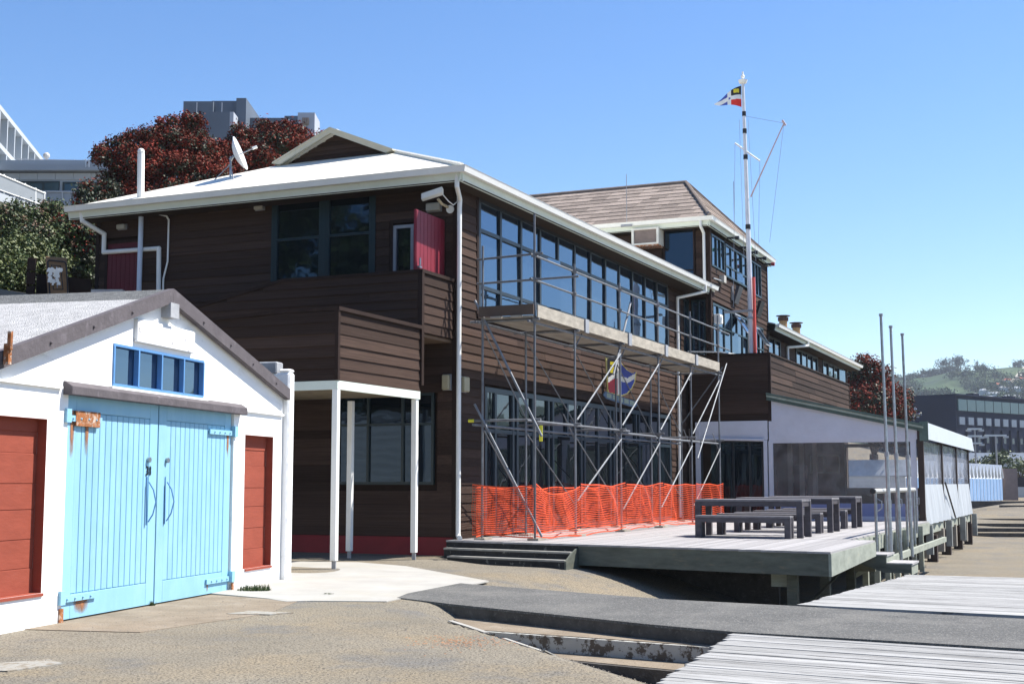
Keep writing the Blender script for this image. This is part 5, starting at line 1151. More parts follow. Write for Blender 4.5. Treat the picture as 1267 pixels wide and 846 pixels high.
# ------------------------------------------------------------------ vegetation
def foliage(lumps, mats, probs, leaf=.12, dens=1.0, seed=1, tuftn=10, core=None):
    rg = np.random.RandomState(seed); Vs, Fs, Ms = [], [], []; base = 0
    for (cx, cy, cz, rx, ry, rz) in lumps:
        area = 4*math.pi*((rx*ry+rx*rz+ry*rz)/3); nt_ = int(area*dens/(leaf*leaf*tuftn*1.2))
        d = rg.normal(size=(nt_, 3)); d /= np.linalg.norm(d, axis=1)[:, None]
        rr = rg.uniform(.72, 1.06, nt_)[:, None]; c = np.array([cx, cy, cz])+d*rr*np.array([rx, ry, rz])
        inner = rg.uniform(size=nt_) < (.25 if core is not None else 0); c[inner] = np.array([cx, cy, cz])+d[inner]*rg.uniform(.35, .72, inner.sum())[:, None]*np.array([rx, ry, rz])
        nzv = np.sin(c[:, 0]*2.3+seed)+np.sin(c[:, 1]*2.9+1.3)+np.sin(c[:, 2]*3.1+.4)
        p = rg.uniform(size=nt_)*.55+.22+.07*nzv+.30*(d[:, 2])
        mi = np.digitize(p, np.cumsum(probs)[:-1]) if len(probs) < 4 else np.digitize(rg.uniform(size=nt_), np.cumsum(probs)[:-1])
        if core is not None: mi[inner] = core
        tc_ = np.repeat(c, tuftn, 0); tm = np.repeat(mi, tuftn); dn = np.repeat(d, tuftn, 0); N = len(tc_)
        off = rg.normal(size=(N, 3))*leaf*.85; ctr = tc_+off
        nrm = dn*.9+rg.normal(size=(N, 3))*.75+np.array([0, 0, .35]); nrm /= np.linalg.norm(nrm, axis=1)[:, None]
        a = np.cross(nrm, rg.normal(size=(N, 3))); a /= np.linalg.norm(a, axis=1)[:, None]; b = np.cross(nrm, a)
        sz = (leaf*rg.uniform(.35, .75, N))[:, None]
        q = np.stack([ctr-a*sz, ctr-b*sz*.55, ctr+a*sz, ctr+b*sz*.55], 1).reshape(-1, 3)
        Vs.append(q); Fs.append(np.arange(N*4).reshape(-1, 4)+base); base += N*4; Ms.append(tm)
    return np.concatenate(Vs), np.concatenate(Fs), np.concatenate(Ms)
def tree(name, label, cat, base, lumps, mats, probs, leaf, dens, seed, trunk_r=.25, group=None, core=True):
    T = Thing(name, label, cat, FW, base, group)
    rs = np.random.RandomState(seed+100); sub = []
    for (cx, cy, cz, rx, ry, rz) in lumps:
        sub.append((cx, cy, cz, rx*.78, ry*.78, rz*.78))
        for _ in range(11):
            d = rs.normal(size=3); d /= np.linalg.norm(d)
            if d[1] > .6: d[1] *= -1
            k = rs.uniform(.28, .5); sub.append((cx+d[0]*rx*.8, cy+d[1]*ry*.8, cz+d[2]*rz*.85, rx*k, ry*k, rz*k*.8))
    V, F_, M_ = foliage(sub, mats, probs, leaf, dens, seed, core=(0 if core else None))
    me = np_mesh('crown', V-np.array(base), F_, mats, M_); o = bpy.data.objects.new('crown', me); COL.objects.link(o); o.parent = T.o; o['kind'] = 'stuff'
    q = MB(); cx = sum(l[0] for l in lumps)/len(lumps); cy = sum(l[1] for l in lumps)/len(lumps); zc = min(l[2] for l in lumps)
    fork = (base[0]*.5+cx*.5, base[1]*.5+cy*.5, base[2]+(zc-base[2])*.55)
    q.tube(base, fork, trunk_r, 9, trunk_r*.75); q.part(T, 'trunk', bark)
    q = MB()
    for l in lumps: q.tube(fork, (l[0], l[1], l[2]-.1*l[5]), trunk_r*.4, 6, trunk_r*.1)
    q.part(T, 'limb', bark)
    return T
def px(u, v, Y):
    """world point for a measured direction at distance Y (used only to size things that were measured in the photograph)"""
    c, s_ = math.cos(PITCH), math.sin(PITCH); a = (u-633.5)/1650; b = -(v-423)/1650
    fy = c-s_*b; fz = s_+c*b
    return (a/fy*Y, Y, 1.6+fz/fy*Y)
def lump(u, v, Y, r, k=1.0, kz=.8):
    x, y, z = px(u, v, Y); return (x, y, z, r*k, r*k, r*kz)
rr0 = random.Random(3)
# main pohutukawa behind the clubhouse
spec = [(127, 192, 44, .42), (146, 188, 45, .6), (150, 220, 45, .7), (168, 180, 45, .6), (190, 172, 45, .62), (185, 208, 44.5, 1.0), (178, 240, 44, 1.0), (212, 164, 45.5, .62), (238, 154, 46, .5), (225, 190, 45, 1.0), (215, 224, 44, 1.1), (250, 185, 45, .75), (255, 225, 44, 1.0), (205, 250, 43.5, 1.0), (165, 205, 44.2, .75), (262, 206, 45, .6), (272, 198, 46, .55), (280, 212, 45, .6), (268, 184, 46.5, .4), (280, 192, 46.5, .5)]
lm = [lump(u, v, Y, r) for u, v, Y, r in spec]
tree('pohutukawa_tree', 'large flowering tree with dark red blossom rising left of the satellite dish', 'tree', (-11.5, 46, 5), lm, [poh_g, poh_r, poh_r2], (.30, .48, .22), .09, 3.0, 11, .3, group='red-flowering trees')
spec = [(297, 168, 47, .5), (312, 195, 46, .85), (328, 163, 48, .5), (345, 184, 47, .8), (285, 208, 45.5, .7), (325, 212, 46, .8), (350, 160, 48, .45), (368, 168, 48, .5), (370, 188, 47, .7), (393, 180, 48, .5), (404, 172, 48, .32), (310, 176, 47.5, .45)]
lm = [lump(u, v, Y, r) for u, v, Y, r in spec]
tree('pohutukawa_tree', 'large flowering tree with dark red blossom rising between the satellite dish and the gablet', 'tree', (-8.5, 49, 6), lm, [poh_g, poh_r, poh_r2], (.30, .48, .22), .09, 3.0, 12, .3, group='red-flowering trees')
spec = [(95, 285, 38, .8), (110, 300, 38, .8), (90, 312, 38, .9), (118, 325, 38, .8), (100, 335, 38, .9), (130, 300, 38.5, .9), (78, 300, 38, .6)]
tree('pohutukawa_tree', 'small flowering tree with bright red blossom hugging the left end of the clubhouse', 'tree', (-12.3, 38.5, 5), [lump(*s) for s in spec], [poh_g, tree_g, poh_r2], (.45, .30, .25), .09, 2.2, 13, .15, group='red-flowering trees')
spec = [(112, 238, 41, .55), (135, 245, 41, .6), (92, 262, 41, .5)]
spec = [(110, 240, 41, .45), (128, 240, 41, .5), (100, 262, 40.5, .4), (118, 255, 40.5, .5)]
tree('pohutukawa_tree', 'dark sprawling flowering tree low behind the left roof corner', 'tree', (-12.6, 41.5, 5), [lump(*s) for s in spec], [poh_g, tree_d, poh_r], (.45, .33, .22), .09, 2.2, 14, .12, group='red-flowering trees')
spec = [(15, 290, 37, 1.0), (45, 282, 38, 1.0), (70, 278, 39, .8), (25, 310, 36, 1.0), (60, 300, 37.5, .8), (0, 300, 37, .9), (88, 272, 40, .6)]
tree('bush', 'mixed green bush with reddish tips below the white balcony at top left', 'bush', (-13.4, 37.5, 5), [lump(*s) for s in spec], [tree_g, tree_y, tree_d, mat('russet_leaf', (.12, .065, .035), .6, .3)], (.38, .27, .20, .15), .08, 2.6, 15, .12)
spec = [(10, 330, 34, .9), (35, 322, 34.5, .75), (20, 350, 33.5, .8), (48, 335, 34.5, .5), (0, 345, 33.5, .8), (65, 330, 35.5, .6)]
tree('bush', 'rounded yellow-green bush at the left edge above the shed roof', 'bush', (-12.6, 34, 5), [lump(*s) for s in spec], [tree_y, tree_g, tree_d], (.5, .38, .12), .085, 2.2, 16, .12)
spec = [(1066, 470, 95, 2.0), (1075, 488, 95, 2.2), (1060, 495, 94, 2.2), (1092, 492, 95, 1.8), (1090, 508, 94, 2.2), (1104, 503, 95, 1.3), (1073, 508, 93, 2.2), (1064, 458, 95.5, 1.0), (1108, 512, 94, 1.2)]
tree('pohutukawa_tree', 'rounded red-blossomed tree beyond the end of the rear wing', 'tree', (25.6, 95, .2), [lump(*s) for s in spec], [poh_g, poh_r, poh_r2], (.40, .36, .24), .18, 1.8, 17, .4, group='red-flowering trees')
# trees behind the camera's left that the shaded windows mirror
for i, (x, y, h_, lb) in enumerate(((-25, 10, 17, 'tall green tree outside the frame to the left'), (-34, 2, 19, 'broad green tree outside the frame farther left'), (-22, -4, 15, 'green tree outside the frame behind the camera'), (-31, 17, 17, 'tall tree outside the frame beyond the shed'), (-18, 2, 14, 'green tree outside the frame nearest the shed'))):
    rl = random.Random(20+i); lm = [(x+rl.uniform(-4, 4), y+rl.uniform(-4, 4), h_*.55+rl.uniform(-5, 6), 2.4, 2.4, 2.0) for _ in range(20)]
    tree('leafy_tree', lb, 'tree', (x, y, 0), lm, [tree_g, tree_y, tree_d], (.5, .3, .2), .3, 1.3, 30+i, .3, group='trees opposite the clubhouse front')
# far trees right, beyond the blue sheds
def far_tree(name, label, u0, u1, vt, vb, Y, n, seed, mats, probs, leaf):
    rl = random.Random(seed); lm = []
    for i in range(n):
        u = u0+(u1-u0)*(i+.5)/n+rl.uniform(-2, 2); v = vt+(vb-vt)*rl.uniform(.15, .7); r = abs(px(u, vb, Y)[2]-px(u, vt, Y)[2])*.33
        lm.append(lump(u, v, Y+rl.uniform(-3, 3), r))
    x, y, _ = px((u0+u1)/2, vb, Y)
    tree(name, label, 'tree', (x, y, .2), lm, mats, probs, leaf*.8, 1.8, seed, .25, group='trees beyond the blue sheds')
far_tree('leafy_tree', 'low spreading green tree above the white roofs of the blue sheds', 1186, 1222, 566, 590, 190, 9, 41, [tree_g, tree_y, tree_d], (.5, .3, .2), .5)
far_tree('leafy_tree', 'dark green tree just left of the pale house beyond the sheds', 1226, 1244, 562, 590, 185, 7, 42, [tree_g, tree_d, tree_y], (.5, .3, .2), .5)
far_tree('leafy_tree', 'green tree at the right edge in front of the dark hotel', 1250, 1275, 566, 590, 180, 7, 43, [tree_g, tree_y, tree_d], (.5, .3, .2), .5)

# ------------------------------------------------------------------ LEFT BACKGROUND BUILDINGS
def W(u, v, Y): return px(u, v, Y)
OB = Thing('office_building', 'pale grey-blue office building with a strip of windows at upper left', 'building', FW, (-34, 90, 0))
x0, x1 = W(-60, 200, 90)[0], W(160, 200, 90)[0]
z = lambda v: W(60, v, 90)[2]
mb = MB(); mb.box(x0, x1, 90, 104, 2, z(214)); mb.part(OB, 'wall', bldB)
mb = MB(); mb.box(x0, x1+.2, 89.4, 90.0, z(213), z(205)); mb.box(x0, x1+.1, 89.6, 104, z(205), z(200)); mb.part(OB, 'parapet', bldA)
for k, u in enumerate(range(-40, 160, 22)):
    a, b = W(u, 200, 90)[0], W(u+21.4, 200, 90)[0]
    MB().box(a, b, 89.93, 90.0, z(222.5), z(214.5)).part(OB, 'wall_panel', bldB)
    MB().box(a, b, 89.93, 90.0, z(268), z(240)).part(OB, 'wall_panel', bldA)
FO = Face(0, 89.98, 0)
al = [W(u, 200, 90)[0] for u in (18, 37, 55, 75)]; window(OB, FO, al, [], z(238.5), z(224.5), fr=frame_m, gl=hotel_g, fw=.12, o0=0, o1=.08, paneo=.03)
al = [W(u, 200, 90)[0] for u in (79, 99, 118, 138)]; window(OB, FO, al, [], z(238.5), z(225.5), fr=frame_m, gl=hotel_g, fw=.12, o0=0, o1=.08, paneo=.03)
al = [W(u, 200, 90)[0] for u in (141, 150, 160)]; window(OB, FO, al, [], z(238.5), z(226), fr=frame_m, gl=hotel_g, fw=.12, o0=0, o1=.08, paneo=.03)
mb = MB(); mb.box(W(56, 0, 90)[0], W(98, 0, 90)[0], 89.7, 89.9, z(255), z(237)); mb.part(OB, 'glass_screen', bldA)
q = MB()
for u in (57, 77, 98): q.tube(W(u, 237, 89.6), W(u, 256, 89.6), .05, 6)
q.tube(W(56, 237, 89.6), W(98, 238, 89.6), .05, 6); q.part(OB, 'railing', bldB)
q = MB(); q.tube(W(20, 197, 90), W(120, 199, 90), .03, 5)
for u in range(20, 121, 12): q.tube(W(u, 197.3, 90), W(u, 202, 90), .03, 5)
q.part(OB, 'roof_rail', rail_m)
q = MB(); q.tube(W(106, 207, 89), W(106, 197, 89), .04, 5); q.tube(W(110, 207, 89), W(110, 197, 89), .04, 5)
for v in (199, 202, 205): q.tube(W(106, v, 89), W(110, v, 89), .03, 5)
q.part(OB, 'roof_ladder', rail_m)
# balcony walkway in front
BW = Thing('walkway_balcony', 'white balcony walkway with mesh railing sloping across the upper left', 'balcony', FW, W(20, 250, 82))
def P2(u, k):  # k 0 bottom .. 1 top of parapet
    Yb = 80+u*.06; vt = 216+u*.42; vb = 249+u*.31; return W(u, vb+(vt-vb)*k, Yb)
q = MB(); a0, a1_, b0, b1 = P2(-60, 0), P2(53, 0), P2(-60, .32), P2(54, .32)
q.add([a0, a1_, b1, b0]+[(p[0]-.3, p[1]+2.5, p[2]) for p in (a0, a1_, b1, b0)], [(0, 1, 2, 3), (7, 6, 5, 4), (1, 5, 6, 2), (3, 2, 6, 7), (0, 4, 5, 1)]); q.part(BW, 'slab', bldB)
q = MB(); q.tube(P2(-60, 1), P2(56, 1), .06, 6); q.tube(P2(-60, .42), P2(56, .42), .04, 6); q.part(BW, 'railing', white)
for u in (-34, -21, -8, 5, 18, 31, 44, 55):
    MB().tube(P2(u, .15), P2(u, 1.07), .06, 6).part(BW, 'post', white)
q = MB(); q.add([P2(-60, .45), P2(55, .45), P2(55, .96), P2(-60, .96)], [(0, 1, 2, 3)]); q.part(BW, 'mesh_panel', mat('pale_mesh_panel', (.24, .265, .285), .6, .05))
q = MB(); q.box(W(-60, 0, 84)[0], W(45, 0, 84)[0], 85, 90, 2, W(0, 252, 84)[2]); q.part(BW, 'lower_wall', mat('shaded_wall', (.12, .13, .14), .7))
for u in (0, 18, 38):
    q = MB(); a = W(u, 0, 84.5); q.box(a[0], a[0]+.35, 84.6, 84.95, 2, W(u, 250+.3*u, 84)[2]); q.part(BW, 'column', bldB)
# louvred tower wing
LV = Thing('louvred_building', 'white framed building with deep upright fins at the top left corner', 'building', FW, (-36, 98, 20))
pA = np.array((-33.9, 82.0)); pB = np.array((-37.65, 105.8)); dv = (pB-pA)/np.linalg.norm(pB-pA); nv = np.array((-dv[1], dv[0])); nv = -nv if nv[0] > 0 else nv
zt0 = 27.3
def lvbox(l0, l1, d0, d1, z0, z1, name, m):
    c = [pA+dv*l0+nv*d0, pA+dv*l1+nv*d0, pA+dv*l1+nv*d1, pA+dv*l0+nv*d1]
    MB().hexa([(*p, z0) for p in c]+[(*p, z1) for p in c]).part(LV, name, m)
Lt = np.linalg.norm(pB-pA)
lvbox(0, Lt, 1.6, 8, 18, zt0-.2, 'wall', mat('recess_grey', (.30, .33, .36), .7, .08))
for zz_ in (zt0-.35, zt0-2.9, zt0-5.4): lvbox(0, Lt, 0, 1.6, zz_, zz_+.35, 'slab', bldB)
for i in range(11):
    l = Lt*i/10; 
    if i < 11: lvbox(min(l, Lt-.25), min(l, Lt-.25)+.22, 0.02, 1.6, 18, zt0-.352, 'fin', bldB)
q = MB(); c = W(57.5, 193, 92); q.ball(c, .24, 8, 12); q.part(Thing('roof_antenna', 'small white globe antenna on a thin stalk above the office roof', 'antenna', FW, (c[0], c[1], c[2]-1)), 'globe', mat('globe', (.55, .52, .48), .5))
q = MB(); q.tube((c[0], c[1], c[2]-1), c, .04, 6); q.solo('antenna_stalk', grey_fix, FW, (c[0], c[1], c[2]-1), 'thin stalk below the globe antenna on the office roof', 'pole')
# far grey tower blocks
GT = Thing('grey_tower', 'distant grey-clad tower block with stepped roof behind the red-flowering trees', 'building', FW, (-33, 150, 0))
def gbx(u0, u1, vt, vb, Y0, Y1, m, name='block', side=None):
    a, b = W(u0, vt, Y0), W(u1, vb, Y0); zt_ = W((u0+u1)/2, vt, Y0)[2]
    MB().box(a[0], b[0], Y0, Y1, 10, zt_).part(GT, name, m)
gbx(227, 262, 125.5, 200, 150, 162, bldD); gbx(262, 292, 125, 200, 150.6, 162, bldD); 
gbx(292.5, 303, 121.5, 200, 149.6, 170, bldD)
mb = MB(); a = W(303, 121.5, 149.6); b = W(330, 141, 178)
mb.hexa([(a[0], a[1], 10), (b[0]+.0, 178, 10), (b[0]-8, 178, 10), (a[0]-1.0, 160, 10), (a[0], a[1], a[2]), (b[0], 178, a[2]), (b[0]-8, 178, a[2]), (a[0]-1.0, 160, a[2])]); mb.part(GT, 'side_wall', bldW)
for k in range(4):
    f0, f1 = .35+k*.16, .35+k*.16+.13; p = np.array(a[:2]); r_ = np.array((b[0], 178)); e = p+(r_-p)*f0; f = p+(r_-p)*f1; n_ = np.array((.12, -.02))
    MB().prism([(*(e+n_), a[2]-5), (*(f+n_), a[2]-5), (*(f+n_), a[2]-.8), (*(e+n_), a[2]-.8)], (-.1, 0, 0)).part(GT, 'window', mat('tower_window', (.22, .27, .36), .3))
gbx(259, 283, 138.5, 200, 147, 150, bldD); 
mb = MB(); a2_ = W(283, 138.5, 147); mb.box(a2_[0], a2_[0]+.55, 147.02, 150, 10, a2_[2]); mb.part(GT, 'side_wall', bldW)
for u in (244, 275): 
    a3 = W(u, 128, 149.9); MB().box(a3[0], a3[0]+.08, 149.5, 149.58, a3[2]-8, a3[2]).part(GT, 'downpipe', bldW)
gbx(288, 356, 146, 200, 152, 165, bldD); gbx(352, 368.5, 143.5, 200, 155, 170, bldD)
gbx(368.5, 388.5, 139.5, 200, 149, 153, bldW, 'pylon')
a = W(388.5, 139.5, 149.1); b = W(420, 166, 190)
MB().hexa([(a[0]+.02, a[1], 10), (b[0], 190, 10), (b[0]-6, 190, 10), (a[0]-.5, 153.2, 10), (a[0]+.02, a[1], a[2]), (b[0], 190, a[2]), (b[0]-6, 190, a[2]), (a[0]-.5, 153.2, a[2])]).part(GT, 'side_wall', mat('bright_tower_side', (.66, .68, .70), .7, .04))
a = W(374, 146, 148.9); b = W(382, 155, 148.9)
q = MB(); q.box(a[0], b[0], 148.8, 148.95, b[2], a[2]); q.part(GT, 'vent_grille', mat('brown_vent', (.25, .20, .15), .7))
for k in range(3): MB().box(a[0]+.06+k*.25, a[0]+.18+k*.25, 148.72, 148.8, b[2]+.15, a[2]-.05).part(GT, 'louvre', MATS['ac_grille'])
a = W(378.5, 161, 148.9); q = MB(); q.tube((a[0], 148.95, a[2]), (a[0], 148.7, a[2]), .3, 14); q.part(GT, 'round_vent', hotel_m)
# dark fence, folding table and boxes on the terrace left of the clubhouse
FN = Thing('board_fence', 'dark stained board fence end beside the folded table above the shed roof', 'fence', FW, (-10.9, 31, 5))
c0 = W(35, 332, 31); MB().box(c0[0], W(46, 0, 31)[0], 31, 31.1, 4.8, W(40, 329, 31)[2]).part(FN, 'side_board', wood_dk)
for i in range(6):
    a, b = W(46.5, 0, 31), W(57, 0, 31); MB().box(a[0], b[0], 30.98, 31.02, 4.9+i*.33, 4.9+i*.33+.3).part(FN, 'board', wood_trim, bevel=.01)
q = MB(); a, b = W(58, 0, 31.6), W(124, 0, 31.6); zl, zr_ = W(60, 338, 31.6)[2], W(122, 346, 31.6)[2]
q.prism([(a[0], 31.6, 4.8), (b[0], 31.6, 4.8), (b[0], 31.6, zr_), (a[0], 31.6, zl)], (0, .08, 0)); q.part(FN, 'fence_panel', wood_dk)
FT_ = Thing('folding_table', 'brown folding table stood on end with its black frame showing beside the dark fence', 'table', FW, (-10.4, 30.6, 5))
p1, p2, p3, p4 = W(59, 372, 30.7), W(85, 368, 30.7), W(82, 319, 30.9), W(56, 317, 30.9)
q = MB(); q.prism([p1, p2, p3, p4][::-1], (0, .04, 0)); q.part(FT_, 'table_top', brown_ply, bevel=.015)
def tl(pts, r, m, name): q = MB(); q.path([(p[0], p[1], p[2]) for p in pts], r, 6); q.part(FT_, name, m)
tl([W(62, 368, 30.65), W(59, 324, 30.8), W(61, 322, 30.8), W(80, 324, 30.8), W(82, 327, 30.8), W(84, 365, 30.65)], .018, black, 'rim')
tl([W(66, 358, 30.6), W(63.5, 328, 30.7), W(75, 329, 30.7), W(78, 358, 30.6), W(66, 358, 30.6)], .012, black, 'folding_leg')
tl([W(70, 330, 30.62), W(71, 356, 30.6)], .012, galv, 'folding_leg')
rl = random.Random(9); q = MB()
for i in range(26):
    c = W(rl.uniform(61, 78), rl.uniform(333, 352), 30.58); a = rl.uniform(0, 3); s2 = rl.uniform(.03, .08)
    q.add([(c[0]-s2, c[1], c[2]-s2*.4), (c[0]+s2*.8, c[1]-.03, c[2]-s2*.6), (c[0]+s2*.6, c[1]-.02, c[2]+s2*.7), (c[0]-s2*.4, c[1], c[2]+s2*.9)], [(0, 1, 2, 3)])
q.solo('torn_plastic', white, FW, W(70, 345, 30.55), 'scraps of torn white plastic caught on the folded table frame', 'plastic', kind='stuff')
c = W(132, 358, 29.5); MB().box(c[0]-.35, c[0]+.35, 29.5, 30, 4.9, c[2]).solo('vent_box', cap_m, FW, (c[0], 29.7, 4.9), 'low grey box behind the shed ridge below the maroon door', 'box')
q = MB(); a, b = W(-30, 352, 33), W(47, 366, 30); q.add([(a[0], 33, a[2]), (b[0], 30, b[2]), (b[0]+.3, 31, b[2]), (a[0], 37, a[2]+.4), (a[0], 33, a[2]-.2), (b[0], 30, b[2]-.2)], [(0, 1, 2, 3), (4, 5, 1, 0)]); q.solo('lean_to_roof', black, FW, (a[0], 33, a[2]), 'black edged low roof slope at the left frame edge behind the shed', 'roof')

# ------------------------------------------------------------------ RIGHT BACKGROUND
# terraced steps on the beach
for (y, zt_, w0, lb) in ((64.5, -.78, 21.0, 0), (66.0, -.60, 20.9, 1), (67.6, -.42, 20.8, 2), (69.2, -.22, 20.8, 3)):
    mb = MB(); mb.prism([(20.5, y, zt_), (60, y-3.0, zt_), (60, y+3, zt_), (20.5, y+4, zt_)], (0, 0, -.6)); mb.prism([(20.5, y-.03, zt_-.0), (60, y-3.03, zt_-.0), (60, y-3.0, zt_-.0), (20.5, y, zt_-.0)], (0, 0, -.6), 1)
    mb.solo('beach_terrace', [ground_m, conc_dk], FW, (25, y, zt_-.5), ['lowest concrete terrace edge on the sandy beach', 'second concrete terrace edge above the beach', 'third concrete terrace edge above the beach', 'topmost concrete terrace edge above the beach'][lb], 'terrace', 'terrace edges on the beach')
for (y, zt_, lb) in ((88, .10, 'dark kerb band across the sandy ground nearer the beach steps'), (100, .22, 'dark kerb band across the sandy ground nearer the blue sheds')):
    mb = MB(); mb.prism([(33, y+2, zt_), (70, y-4, zt_), (70, y-3, zt_), (33, y+3, zt_)], (0, 0, -.5)); mb.solo('shadow_band', conc_dk, FW, (40, y, -.3), lb, 'shadow', 'kerb bands on the far ground')  # dark strips standing in for the shadow lines of steps and walls
# row of blue boat sheds
NS = 24; pS = np.array((27.0, 92.0)); pE = np.array((44.6, 122.0)); dS = (pE-pS)/NS; Ls = np.linalg.norm(dS); angS = math.atan2(dS[1], dS[0])
ORD = ['first', 'second', 'third', 'fourth', 'fifth', 'sixth', 'seventh', 'eighth', 'ninth', 'tenth', 'eleventh', 'twelfth', 'thirteenth', 'fourteenth', 'fifteenth', 'sixteenth', 'seventeenth', 'eighteenth', 'nineteenth', 'twentieth', 'twenty-first', 'twenty-second', 'twenty-third', 'twenty-fourth']
first = None
for i in range(NS):
    p = pS+dS*i; T = Thing('blue_boat_shed', 'pale blue boat shed, %s from the near end of the distant row' % ORD[i], 'shed', Frame(p[0], p[1], angS), (0, 0, 0), 'pale blue boat sheds in the distant row')
    if i == 0: T.o['label'] = 'nearest pale blue boat shed of the distant row seen through the curtain'
    if i == NS-1: T.o['label'] = 'last pale blue boat shed of the distant row beside the white wall'
    if first is None:
        w_ = Ls-.05
        MB().box(0, w_, 0, 6, 0, 2.0).part(T, 'wall', paint_w); MB().box(.12, w_-.12, -.04, -.002, .05, 1.95).part(T, 'door', shed_blue)
        MB().box(w_/2-.02, w_/2+.02, -.055, -.041, .05, 1.95).part(T, 'door_trim', white)
        MB().prism([(0, 0, 2.0), (w_, 0, 2.0), (w_/2, 0, 3.05)], (0, 6, 0)).part(T, 'gable', paint_w)
        q = MB(); q.prism([(-.05, -.15, 2.0), (w_/2, -.15, 3.12), (w_/2, -.15, 3.2), (-.05, -.15, 2.1)], (0, 6.2, 0)); q.prism([(w_/2, -.15, 3.12), (w_+.05, -.15, 2.0), (w_+.05, -.15, 2.1), (w_/2, -.15, 3.2)], (0, 6.2, 0)); q.part(T, 'roof', mat('shed_roof', (.6, .63, .66), .6))
        first = [(c.name.split('.')[0], c.data) for c in T.o.children]
    else:
        for nm, dt in first:
            o = bpy.data.objects.new(nm, dt); COL.objects.link(o); o.parent = T.o
c = px(1237, 600, 124); MB().box(45.0, 46.2, 122.5, 128, 0, 2.9).solo('brick_pier', mat('dark_brick_pier', (.20, .16, .15), .8), FW, (45.6, 125, 0), 'dark brick end wall beside the last blue shed', 'wall')
MB().box(46.5, 90, 128, 128.4, .0, 1.2).solo('white_wall', bldB, FW, (60, 128, 0), 'low pale wall at the far right below the dark hoarding', 'wall')
MB().box(46.5, 90, 131, 131.4, 0, 2.15).solo('dark_hoarding', mat('hoarding', (.05, .045, .05), .8), FW, (60, 131, 0), 'dark hoarding behind the low pale wall at the far right', 'wall')
MB().box(46.0, 46.4, 127, 127.4, 0, 1.5).solo('gate_post', cap_m, FW, (46.2, 127.2, 0), 'grey gate post between the brick end wall and the pale wall', 'post')
hx_ = px(1240, 575, 200); T = Thing('pale_house', 'pale house glimpsed between the far trees below the hotel', 'building', FW, (hx_[0], 200, 0))
MB().box(hx_[0]-1.2, hx_[0]+1.2, 200, 204, 0, hx_[2]+.6).part(T, 'wall', bldB); MB().prism([(hx_[0]-1.4, 199.8, hx_[2]+.6), (hx_[0]+1.4, 199.8, hx_[2]+.6), (hx_[0], 199.8, hx_[2]+1.6)], (0, 4.4, 0)).part(T, 'roof', cap_m)
wz_ = px(1200, 560, 240); MB().box(80, 140, 240, 260, 0, wz_[2]).solo('white_warehouse', mat('white_warehouse', (.80, .82, .84), .6, .03), FW, (110, 240, 0), 'long low white warehouse wall under the dark hotel', 'building')
# hotel
HT = Thing('hotel', 'long dark-clad hotel with a glazed top floor below the hill', 'building', FW, (110, 300, 0))
Yh = 300; a = px(1128, 491, Yh); b = px(1182, 489, Yh); c = px(1267, 497, Yh)
mb = MB(); mb.box(a[0], b[0], Yh, Yh+30, 0, b[2]); 
pC = np.array((b[0], Yh)); pD = np.array((b[0]+75, Yh+62)); dh = (pD-pC)/np.linalg.norm(pD-pC); nh = np.array((dh[1], -dh[0]))
LH = np.linalg.norm(pD-pC)
def hbox(l0, l1, o0, o1, z0, z1, name, m):
    cs = [pC+dh*l0+nh*o1, pC+dh*l1+nh*o1, pC+dh*l1+nh*o0, pC+dh*l0+nh*o0]; return MB().hexa([(*p, z0) for p in cs]+[(*p, z1) for p in cs]).part(HT, name, m)
mb.part(HT, 'wall', hotel_m, label='dark blank end block')
hbox(0, LH, -20, 0, 0, b[2], 'wall', hotel_m)
for k in range(26):
    l = .6+k*(LH-2)/26; w_ = (LH-2)/26
    hbox(l, l+w_*.93, 0, .35, b[2]-3.4, b[2]-.8, 'window', hotel_g); hbox(l+.3, l+w_*.68, 0, .3, b[2]-6.5, b[2]-4.8, 'window', mat('pale_hotel_window', (.12, .15, .20), .3) if k == 0 else MATS['pale_hotel_window'])
    for r in range(4): hbox(l+.6, l+w_*.45, 0, .08, b[2]-10.5-r*3.0, b[2]-9.2-r*3.0, 'window', MATS['dark_window_glass'])
    hbox(l+w_*.86, l+w_*.93, 0, .5, 0, b[2]-7.4, 'mullion', hotel_m)
hbox(-.3, LH, -20.3, .5, b[2], b[2]+.35, 'roof_edge', hotel_m)
for k in range(5): hbox(14+k*16, 16.5+k*16, -6, -4, b[2]+.35, b[2]+1.3, 'roof_plant', hotel_m)
pl_ = MB(); s0 = px(1125, 503, Yh-4); pl_.box(s0[0], s0[0]+2.8, Yh-4, Yh, 0, s0[2]); pl_.part(HT, 'sign_tower', hotel_m)
sgn = mat('sign_lettering', (.62, .66, .74), .6)
for txt, v, sz in (('MUSEUM', 513.3, .74), ('HOTEL', 516.3, .55)):
    me = text_mesh(txt, sz, sgn, .05); p = px(1132.2, v, Yh-4.1); o = bpy.data.objects.new('sign_text', me); COL.objects.link(o); o.parent = HT.o; o.location = (p[0]-110, p[1]-300, p[2]); o.rotation_euler = (math.pi/2, 0, 0)
p = px(1131.5, 506, Yh-4.15); q = MB(); q.tube((p[0], p[1], p[2]), (p[0], p[1]+.1, p[2]), .52, 20); q.part(HT, 'sign_logo', sgn)
q = MB(); q.box(p[0]-.24, p[0]-.13, p[1]-.05, p[1], p[2]-.3, p[2]+.3); q.box(p[0]+.13, p[0]+.24, p[1]-.05, p[1], p[2]-.3, p[2]+.3); q.box(p[0]-.13, p[0]+.13, p[1]-.05, p[1], p[2]-.05, p[2]+.05); q.part(HT, 'sign_logo', hotel_m)
